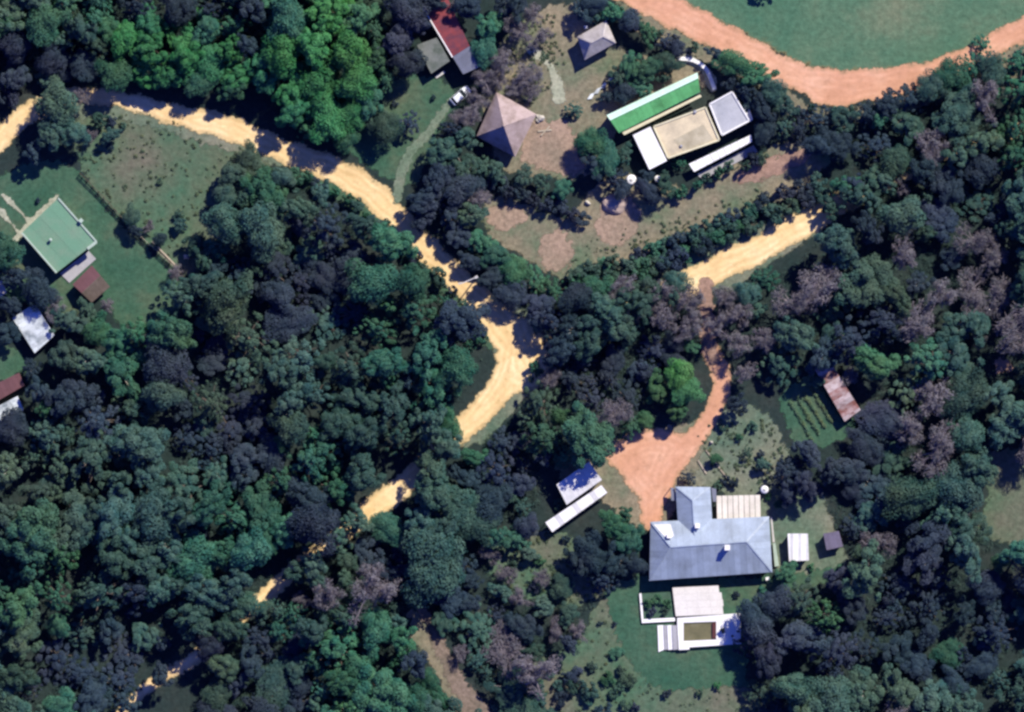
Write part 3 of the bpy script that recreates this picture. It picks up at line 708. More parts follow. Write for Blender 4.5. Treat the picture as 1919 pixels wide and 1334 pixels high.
lean('edge_hut', 'pale mauve hut roof cut by the left edge above the white tin shed', 'hut', [(-40, 520), (4, 526), (13, 548), (-30, 580)], [2.6, 2.6, 2.4, 2.4], M['hutroof'], M['brickwall'], w=0.9)

# --- rusty sheds on the right
lean('rusty_shed', 'long rusty shed with patched pale sheets beside the vegetable rows', 'shed', [(1527, 692), (1556, 678), (1613, 768), (1583, 790)], [2.3, 2.6, 2.6, 2.3], lambda k: M['rustpale'] if k % 4 in (0, 3) else M['rust'], M['darktimber'], w=0.85)
# --- terrace, pool, steps, planted bed
tr = empty('terrace', P(1306, 1127), 'raised pale paved terrace below the blue-grey house', 'terrace')
prism('base', [(1261, 1102), (1346, 1098), (1349, 1116), (1354, 1128), (1353, 1151), (1268, 1155)], -0.05, 0.86, M['concrete'], tr)
ys = [1101, 1114, 1127, 1140, 1155]
for i in range(4):
    for j in range(4):
        xa = 1260 + 22.4 * j; xb = xa + 22.2
        f = lambda x, y: (x + 6.5 * (y - 1101) / 54, y - (x - 1260) * 0.045)
        xr = xb if j < 3 else xb + (0, 4, 5, 3)[i] - 3
        prism('paving_slab', [f(xa, ys[i]), f(xr, ys[i]), f(xr, ys[i + 1] - 0.2), f(xa, ys[i + 1] - 0.2)], 0.863, 0.92 + 0.003 * ((i * 3 + j * 5) % 3), M['paleconcrete'], tr)
pl = empty('swimming_pool', P(1330, 1184), 'raised white-decked swimming pool with murky olive water below the terrace', 'swimming pool')
zt = 0.9
def decks(name, pts, z1=zt, m=M['white']): return prism(name, pts, -0.05, z1, m, pl)
decks('deck', [(1269, 1158), (1388, 1149), (1388, 1163), (1269, 1167.5)])
decks('deck', [(1269, 1167.7), (1281, 1167.2), (1281, 1201), (1271, 1201.5)])
decks('deck', [(1342.2, 1164.9), (1388, 1163.2), (1388, 1196), (1342.2, 1198)])
decks('deck', [(1271, 1201.7), (1388, 1196.2), (1389, 1206.5), (1292, 1213), (1292, 1217), (1272, 1218)])
prism('basin_floor', [(1281, 1166), (1342, 1164), (1342, 1198), (1281, 1201)], -0.6, -0.5, M['tint'], pl)
prism('water', [(1281.02, 1166.9), (1342.1, 1164.7), (1342.1, 1198), (1281.02, 1201)], -0.45, 0.62, M['water'], pl)
prism('dark_red_slab', [(1335, 1166.5), (1342, 1166.2), (1342, 1196), (1335, 1196.4)], 0.8, 0.98, M['brownbox'], pl)  # dark red-brown slab along the right end of the water
st = empty('garden_steps', P(1250, 1197), 'white garden steps going down to the left of the pool', 'steps')
for i, (xa, xb, zz, m) in enumerate(((1259.2, 1268.5, 0.72, 'tint'), (1250.2, 1259, 0.56, 'white'), (1243.6, 1250, 0.4, 'tint'), (1232, 1243.4, 0.26, 'white'))):
    prism('step', [(xa, 1172), (xb, 1171.5), (xb + 2, 1217), (xa + 2, 1218 + (4 if i == 3 else 0))], -0.05, zz, M[m], st, 0.03)
M['bedgrass'] = surf_mat('bed_ground_cover', (0.06, 0.12, 0.08), 0.4, 0.6)
bd = empty('planted_bed', P(1232, 1140), 'planted bed inside low white kerbs left of the terrace', 'flower bed')
prism('kerb', [(1198, 1112), (1202, 1112), (1206, 1160), (1202, 1160)], -0.05, 0.55, M['white'], bd)
prism('kerb', [(1202.3, 1160.4), (1265, 1157.5), (1265, 1164), (1203, 1167.5)], -0.05, 0.5, M['white'], bd)
prism('soil', [(1202.6, 1112), (1259, 1109), (1264, 1157), (1206.6, 1160)], -0.05, 0.3, M['bedgrass'], bd)

# --- white car
def car(px, py, rz, label):
    loc = P(px, py); root = empty('parked_car', loc, label, 'car')
    L, Wd = 4.2, 1.75
    def put(v): c, s = math.cos(rz), math.sin(rz); return [(loc[0] + x * c - y * s, loc[1] + x * s + y * c, z) for x, y, z in v]
    def loft(name, secs, mat, parent, sm=True):
        v, f = [], []
        n = len(secs[0])
        for s in secs: v += s
        for i in range(len(secs) - 1):
            for k in range(n): f.append([i * n + k, i * n + (k + 1) % n, (i + 1) * n + (k + 1) % n, (i + 1) * n + k])
        f.append(list(range(n))[::-1]); f.append([(len(secs) - 1) * n + k for k in range(n)])
        o = link(name, mesh(name, put(v), f), mat, parent)
        bm = bmesh.new(); bm.from_mesh(o.data); bmesh.ops.recalc_face_normals(bm, faces=bm.faces); bm.to_mesh(o.data); bm.free()
        return o
    def sec(x, hw, zb, zt_): 
        return [(x, -hw * 0.93, zb), (x, -hw, zb + 0.15), (x, -hw, zt_ - 0.14), (x, -hw * 0.9, zt_), (x, hw * 0.9, zt_), (x, hw, zt_ - 0.14), (x, hw, zb + 0.15), (x, hw * 0.93, zb)]
    loft('body', [sec(-2.1, 0.7, 0.35, 0.75), sec(-1.95, 0.83, 0.25, 0.92), sec(-0.9, 0.87, 0.22, 0.95), sec(0.7, 0.87, 0.22, 0.95), sec(1.5, 0.85, 0.22, 0.86), sec(2.0, 0.76, 0.26, 0.72), sec(2.12, 0.6, 0.34, 0.62)], M['carpaint'], root)
    loft('roof', [[(x, -h_, z) for h_ in (0.62,)] + [(x, 0.62, z), (x, 0.62, z + 0.05), (x, -0.62, z + 0.05)] for x, z in ((-1.35, 1.4), (-0.9, 1.46), (-0.2, 1.47), (0.2, 1.42))], M['carpaint'], root)
    gl = lambda nm, v: link(nm, mesh(nm, put(v), [[0, 1, 2, 3]]), M['glass'], root)
    gl('windscreen', [(0.95, -0.78, 0.955), (0.95, 0.78, 0.955), (0.21, 0.6, 1.42), (0.21, -0.6, 1.42)])
    gl('rear_window', [(-1.8, 0.74, 0.955), (-1.8, -0.74, 0.955), (-1.36, -0.6, 1.4), (-1.36, 0.6, 1.4)])
    for s in (-1, 1):
        gl('side_window', [(-1.8, 0.79 * s, 0.955), (0.95, 0.79 * s, 0.955), (0.2, 0.62 * s, 1.43), (-1.35, 0.62 * s, 1.41)])
        for wx in (-1.3, 1.32):
            v, f = [], []
            for r, yy in ((0.31, 0.72), (0.31, 0.89)):
                for k in range(16): v.append((wx + r * math.cos(k * math.pi / 8), yy * s, 0.31 + r * math.sin(k * math.pi / 8)))
            f = [[k, (k + 1) % 16, 16 + (k + 1) % 16, 16 + k] for k in range(16)] + [list(range(16)), list(range(16, 32))]
            wl = link('wheel', mesh('wheel', put(v), f), M['rubber'], root)
            v2 = [(wx + 0.19 * math.cos(k * math.pi / 6), 0.894 * s, 0.31 + 0.19 * math.sin(k * math.pi / 6)) for k in range(12)]
            link('rim', mesh('rim', put(v2), [list(range(12))]), M['concrete'], wl)
        hl = put([(2.02, 0.5 * s, 0.66), (2.02, 0.72 * s, 0.66), (1.86, 0.75 * s, 0.77), (1.86, 0.5 * s, 0.79)])
        link('headlight', mesh('headlight', hl, [[0, 1, 2, 3]]), M['glass'], root)
        mv = put([(0.75, 0.88 * s, 0.95)])[0]; box_at('mirror', mv[0], mv[1], 0.95, 0.14, 0.2, 0.13, M['carpaint'], root, rz)
car(863, 179, math.radians(40), 'white parked car beside the worn track, below the red-roofed house')

# --- street lamp over the sand road, gate-like pale bar in the photograph
lp = empty('street_lamp', P(893, 520), 'pale street lamp with arm reaching over the sandy road', 'street lamp')
v, f = [], []; x, y, _ = P(893, 520)
tube(v, f, [(x, y, -0.1), (x, y, 4), (x, y, 8.4)], [0.13, 0.11, 0.08], 8); link('pole', mesh('pole', v, f), M['concrete'], lp)
e = P(862, 531, 8.6)
beam('arm', (x, y, 8.35), (e[0] + 0.2, e[1] - 0.05, 8.6), 0.16, 0.1, M['concrete'], lp)
box_at('lamp_head', e[0], e[1], 8.5, 0.7, 0.3, 0.16, M['concrete'], lp, 0.35)
box_at('junction_box', x, y, 7.9, 0.6, 0.45, 0.5, M['concrete'], lp, 0.6)

# --- fence along the field, individual posts and rails
fn = empty('field_fence', P(250, 420), 'weathered timber fence between the left lawn and the brown field', 'fence')
fl = smooth([(150, 325), (195, 370), (245, 425), (300, 475), (340, 512)], 5)
for k, (a, b) in enumerate(fl):
    x, y, _ = P(a, b); box_at('post', x, y, -0.1, 0.14, 0.14, 1.35, M['darktimber'], fn, 0.6)
    if k:
        for zz in (0.45, 0.85, 1.15): beam('rail', P(*fl[k - 1], zz), P(a, b, zz), 0.09, 0.11, M['darktimber'] if k < 10 else M['timber'], fn)
# pale rails lying by the fence, poles on the lawn, planks by the pink house
def pole_thing(a, b, label, w=0.3, h=0.15, name='timber_pole', cat='pole', mat='timber', z=0.19):
    o = beam(name, P(*a, z), P(*b, z), w, h, M[mat], None); tag(o, label, cat)
pole_thing((285, 452), (332, 500), 'pale timber pole lying along the end of the field fence')
pole_thing((1308, 862), (1324, 888), 'shorter pale timber pole lying on grass above the house wing', 0.28)
pole_thing((1323, 843), (1362, 895), 'longer pale timber pole lying on grass above the cream canopy', 0.28)
pole_thing((1008, 246), (1034, 243), 'upper pale plank lying in the yard right of the pink roof', 0.3, 0.12, 'plank', 'plank')
pole_thing((1014, 254), (1030, 236), 'crosswise pale plank lying in the yard right of the pink roof', 0.25, 0.1, 'plank', 'plank', z=0.31)

def stone(px, py, r, label, h=0.7, mat='stone', name='stone', cat='stone', seed=1, amp=0.25):
    bm = bmesh.new(); bmesh.ops.create_icosphere(bm, subdivisions=3, radius=1)
    rs = np.random.default_rng(seed); ph = rs.uniform(0, 6, 9); x, y, _ = P(px, py)
    for v in bm.verts:
        c = v.co; k = 1 + amp * (math.sin(c.x * 3 + ph[0]) * math.sin(c.y * 3 + ph[1]) + 0.6 * math.sin(c.z * 4 + c.x * 5 + ph[2]) * math.sin(c.y * 6 + ph[3]))
        v.co = Vector((c.x * r * k, c.y * r * k * 0.85, max(c.z * h * k, -0.15)))
    me = bpy.data.meshes.new(name); bm.to_mesh(me); bm.free()
    o = link(name, me, M[mat]); o.location = (x, y, 0.02); tag(o, label, cat); return o
stone(350, 481, 0.7, 'pale boulder in the rough grass at the end of the field fence', seed=2)
stone(1012, 222, 0.9, 'pale boulder at the right corner of the pink pyramid roof', seed=3)
stone(1101, 380, 0.55, 'small pale boulder left of the pinkish soil heap', seed=4)
stone(1333, 829, 0.4, 'small pale boulder beside the inner bend of the orange driveway', seed=5)
stone(1152, 381, 2.4, 'pinkish heap of soil in the yard above the dry grass', 1.1, 'soilpile', 'soil_heap', 'soil heap', 6, 0.12)
cv = empty('curved_wall', P(1315, 130), 'curved white garden wall above the right end of the green roof', 'wall')
cw = smooth([(1272, 109), (1300, 113), (1322, 128), (1332, 148), (1339, 168)], 4)
for a, b in zip(cw[:-1], cw[1:]): beam('coping', P(*a, 0.55), P(*b, 0.55), 0.75, 0.5, M['white'], cv)
sb = empty('concrete_slab', P(1120, 168), 'pale blue-grey slabs laid in a line below the grey cottage', 'slab')
for k in range(4):
    a = np.array((1100 + k * 12, 186 - k * 10)); prism('slab', [tuple(a), tuple(a + (7, -10)), tuple(a + (15, -13)), tuple(a + (9, -1))], 0.0, 0.26 + 0.03 * k, M['stainsheet'], sb)

# --- potted plant on the pool deck is made with the shrubs below; vegetable rows
M['crop'] = leaf_mat('crop_leaf', (0.085, 0.16, 0.1), vary=0.4)

# ------------------------------------------------------------------ vegetation
def quads_mesh(name, C, N, size, aspect, rs):
    """leaf quads at centres C with normals N"""
    n = len(C)
    t = rs.normal(size=(n, 3)); t -= (t * N).sum(1)[:, None] * N; t /= np.linalg.norm(t, axis=1)[:, None] + 1e-9
    b = np.cross(N, t)
    s = (size * rs.uniform(0.65, 1.35, n))[:, None]
    V = np.stack([C - t * s * 0.5, C + b * s * 0.5 * aspect, C + t * s * 0.5 + N * s * 0.12, C - b * s * 0.5 * aspect], 1).reshape(-1, 3)
    me = bpy.data.meshes.new(name)
    me.vertices.add(len(V)); me.vertices.foreach_set('co', V.ravel())
    me.loops.add(4 * n); me.loops.foreach_set('vertex_index', np.arange(4 * n))
    me.polygons.add(n); me.polygons.foreach_set('loop_start', np.arange(0, 4 * n, 4)); me.polygons.foreach_set('loop_total', np.full(n, 4))
    me.update(calc_edges=True)
    return me

def clump_leaves(cents, rads, per, rs, up=0.5, flat=0.8):
    C, N = [], []
    for c, r in zip(cents, rads):
        k = max(8, int(per * (r / np.mean(rads)) ** 2))
        dv = rs.normal(size=(k, 3)); dv[:, 2] = np.where(dv[:, 2] < -0.5, -dv[:, 2] * 0.6, dv[:, 2]); dv /= np.linalg.norm(dv, axis=1)[:, None]
        rad = r * rs.uniform(0.35, 1.08, k) ** 0.6
        p = c + dv * rad[:, None] * np.array([1, 1, flat])
        nn = dv * 0.95 + np.array([0, 0, up]) + rs.normal(size=(k, 3)) * 0.36
        C.append(p); N.append(nn / np.linalg.norm(nn, axis=1)[:, None])
    return np.concatenate(C), np.concatenate(N)

def tree_variant(seed, style):
    """crown of radius 4 m and top at 10 m: returns trunk mesh, crown mesh"""
    rs = np.random.default_rng(seed)
    R, H = 4.0, 10.0
    if style == 'round': nc, zb, zr, cr, per, ls = 54, 2.8, 6.6, (0.5, 1.05), 150, 0.31
    elif style == 'open': nc, zb, zr, cr, per, ls = 46, 2.4, 7.2, (0.4, 0.98), 136, 0.3
    elif style == 'dense': nc, zb, zr, cr, per, ls = 62, 2.4, 7.2, (0.42, 0.9), 110, 0.29
    else: nc, zb, zr, cr, per, ls = 30, 3.2, 6.0, (0.5, 0.95), 34, 0.3      # bare
    if style == 'spread': nc, zb, zr, cr, per, ls = 40, 3.6, 5.4, (0.7, 1.6), 190, 0.3
    if style == 'feather': nc, zb, zr, cr, per, ls = 66, 1.8, 7.8, (0.28, 0.62), 62, 0.28
    lob = rs.uniform(0, 6.28, 3); cents = []
    k = 0
    while len(cents) < nc:
        k += 1
        a = rs.uniform(0, 2 * math.pi); u = rs.uniform(0, 1)
        edge = 0.84 + 0.2 * math.sin(2 * a + lob[0]) + 0.17 * math.sin(3 * a + lob[1]) + 0.1 * math.sin(5 * a + lob[2])
        rr = R * edge * math.sqrt(rs.uniform(0.0, 1)) * 0.86
        top = max(0, 1 - (rr / (R * edge * 1.04)) ** 3) ** 0.6
        z = zb + zr * top * rs.uniform(0.3, 1.0) ** 0.75 - (0.5 if u < 0.3 else 0)
        p = np.array([rr * math.cos(a), rr * math.sin(a), z])
        if style == 'feather':      # whorled boughs falling away from a pointed leader
            bi = len(cents) % 13; a = bi * 2.399 + rs.normal() * 0.09; t = rs.uniform(0.08, 1)
            p = np.array([R * 0.98 * t * math.cos(a), R * 0.98 * t * math.sin(a), zb + zr * (1 - t) ** 0.75 * (0.75 + 0.25 * (bi % 3) / 2) + rs.normal() * 0.15]); cents.append(p); continue
        if all(np.linalg.norm((p - q) * np.array([1, 1, 0.8])) > 0.72 * cr[0] * (1.45 if k < 900 else 0.5) for q in cents): cents.append(p)
    cents = np.array(cents); rads = rs.uniform(*cr, nc)
    C, N = clump_leaves(cents, rads, per, rs)
    crown = quads_mesh('crown', C, N, ls, 0.75, rs)
    v, f = [], []
    lean_ = rs.normal(size=2) * 0.25
    tp = [(0, 0, -0.3), (lean_[0] * 0.3, lean_[1] * 0.3, 1.6), (lean_[0], lean_[1], zb + 0.6), (lean_[0] * 1.3, lean_[1] * 1.3, zb + zr * 0.6)]
    tube(v, f, tp, [0.36, 0.26, 0.19, 0.05], 8)
    order = rs.permutation(nc)[: (18 if style != 'bare' else nc)]
    for j in order:
        c = cents[j]; s = Vector(tp[2]).lerp(Vector(tp[3]), rs.uniform(0, 0.6)) if c[2] > zb + 1 else Vector(tp[1]).lerp(Vector(tp[2]), rs.uniform(0.5, 1))
        e = Vector(c); m = s.lerp(e, 0.55) + Vector((0, 0, -0.35)); m2 = s.lerp(e, 0.8) + Vector(rs.normal(size=3) * 0.12)
        tube(v, f, [s, m, m2, e], [0.12, 0.085, 0.055, 0.025], 5)
        if style == 'bare':
            for _ in range(26):
                a0 = m.lerp(e, rs.uniform(0.2, 1)); dv = Vector(rs.normal(size=3)); dv.z = abs(dv.z) * 0.6; dv = dv.normalized() * rs.uniform(0.5, 1.3)
                mid = a0 + dv * 0.5 + Vector(rs.normal(size=3) * 0.08)
                tube(v, f, [a0, mid, a0 + dv], [0.035, 0.026, 0.014], 3)
    trunk = mesh('trunk', v, f)
    for p in trunk.polygons: p.use_smooth = True
    trunk.materials.append(None); crown.materials.append(None)
    return trunk, crown

VAR = {'round': [tree_variant(100 + i, 'round') for i in range(7)], 'open': [tree_variant(200 + i, 'open') for i in range(6)],
       'dense': [tree_variant(300 + i, 'dense') for i in range(5)], 'bare': [tree_variant(400 + i, 'bare') for i in range(5)], 'spread': [tree_variant(600 + i, 'spread') for i in range(4)], 'feather': [tree_variant(700 + i, 'feather') for i in range(4)]}

def shrub_variant(seed):
    rs = np.random.default_rng(seed); nc = 16; cents = []
    for _ in range(nc):
        a = rs.uniform(0, 6.28); rr = 0.78 * math.sqrt(rs.uniform(0, 1)); cents.append((rr * math.cos(a), rr * math.sin(a), 0.3 + 0.55 * rs.uniform(0.3, 1) * math.sqrt(1 - rr * rr)))
    C, N = clump_leaves(np.array(cents), rs.uniform(0.2, 0.36, nc), 52, rs)
    cr = quads_mesh('foliage', C, N, 0.17, 0.8, rs); cr.materials.append(None)
    v, f = [], []
    for c in cents[:7]: tube(v, f, [(0, 0, -0.1), (c[0] * 0.4, c[1] * 0.4, c[2] * 0.5), c], [0.035, 0.025, 0.01], 4)
    st = mesh('stem', v, f); st.materials.append(None)
    return st, cr
SHV = [shrub_variant(500 + i) for i in range(7)]

STYLE = {'grey': ('round', 'open', 'open', 'feather', 'spread'), 'dark': ('round', 'open', 'feather', 'spread'), 'green': ('dense', 'spread', 'round'), 'teal': ('round', 'open', 'spread', 'feather'), 'bare': ('bare',)}
KNAME = {'grey': 'broadleaf_tree', 'dark': 'dark_tree', 'green': 'bright_green_tree', 'teal': 'teal_tree', 'bare': 'bare_tree'}
KWORD = {'grey': 'grey-green tree', 'dark': 'dark tree', 'green': 'bright green tree', 'teal': 'green tree', 'bare': 'bare twiggy tree'}
TREES = []      # px, py, radius px, height m, kind
def add_child(name, me, parent, mat):
    o = bpy.data.objects.new(name, me); col.objects.link(o); o.parent = parent
    o.material_slots[0].link = 'OBJECT'; o.material_slots[0].material = mat
    return o

def in_poly(x, y, pg):
    r = False; x0, y0 = pg[-1]
    for x1, y1 in pg:
        if (y0 > y) != (y1 > y) and x < (x1 - x0) * (y - y0) / (y1 - y0) + x0: r = not r
        x0, y0 = x1, y1
    return r

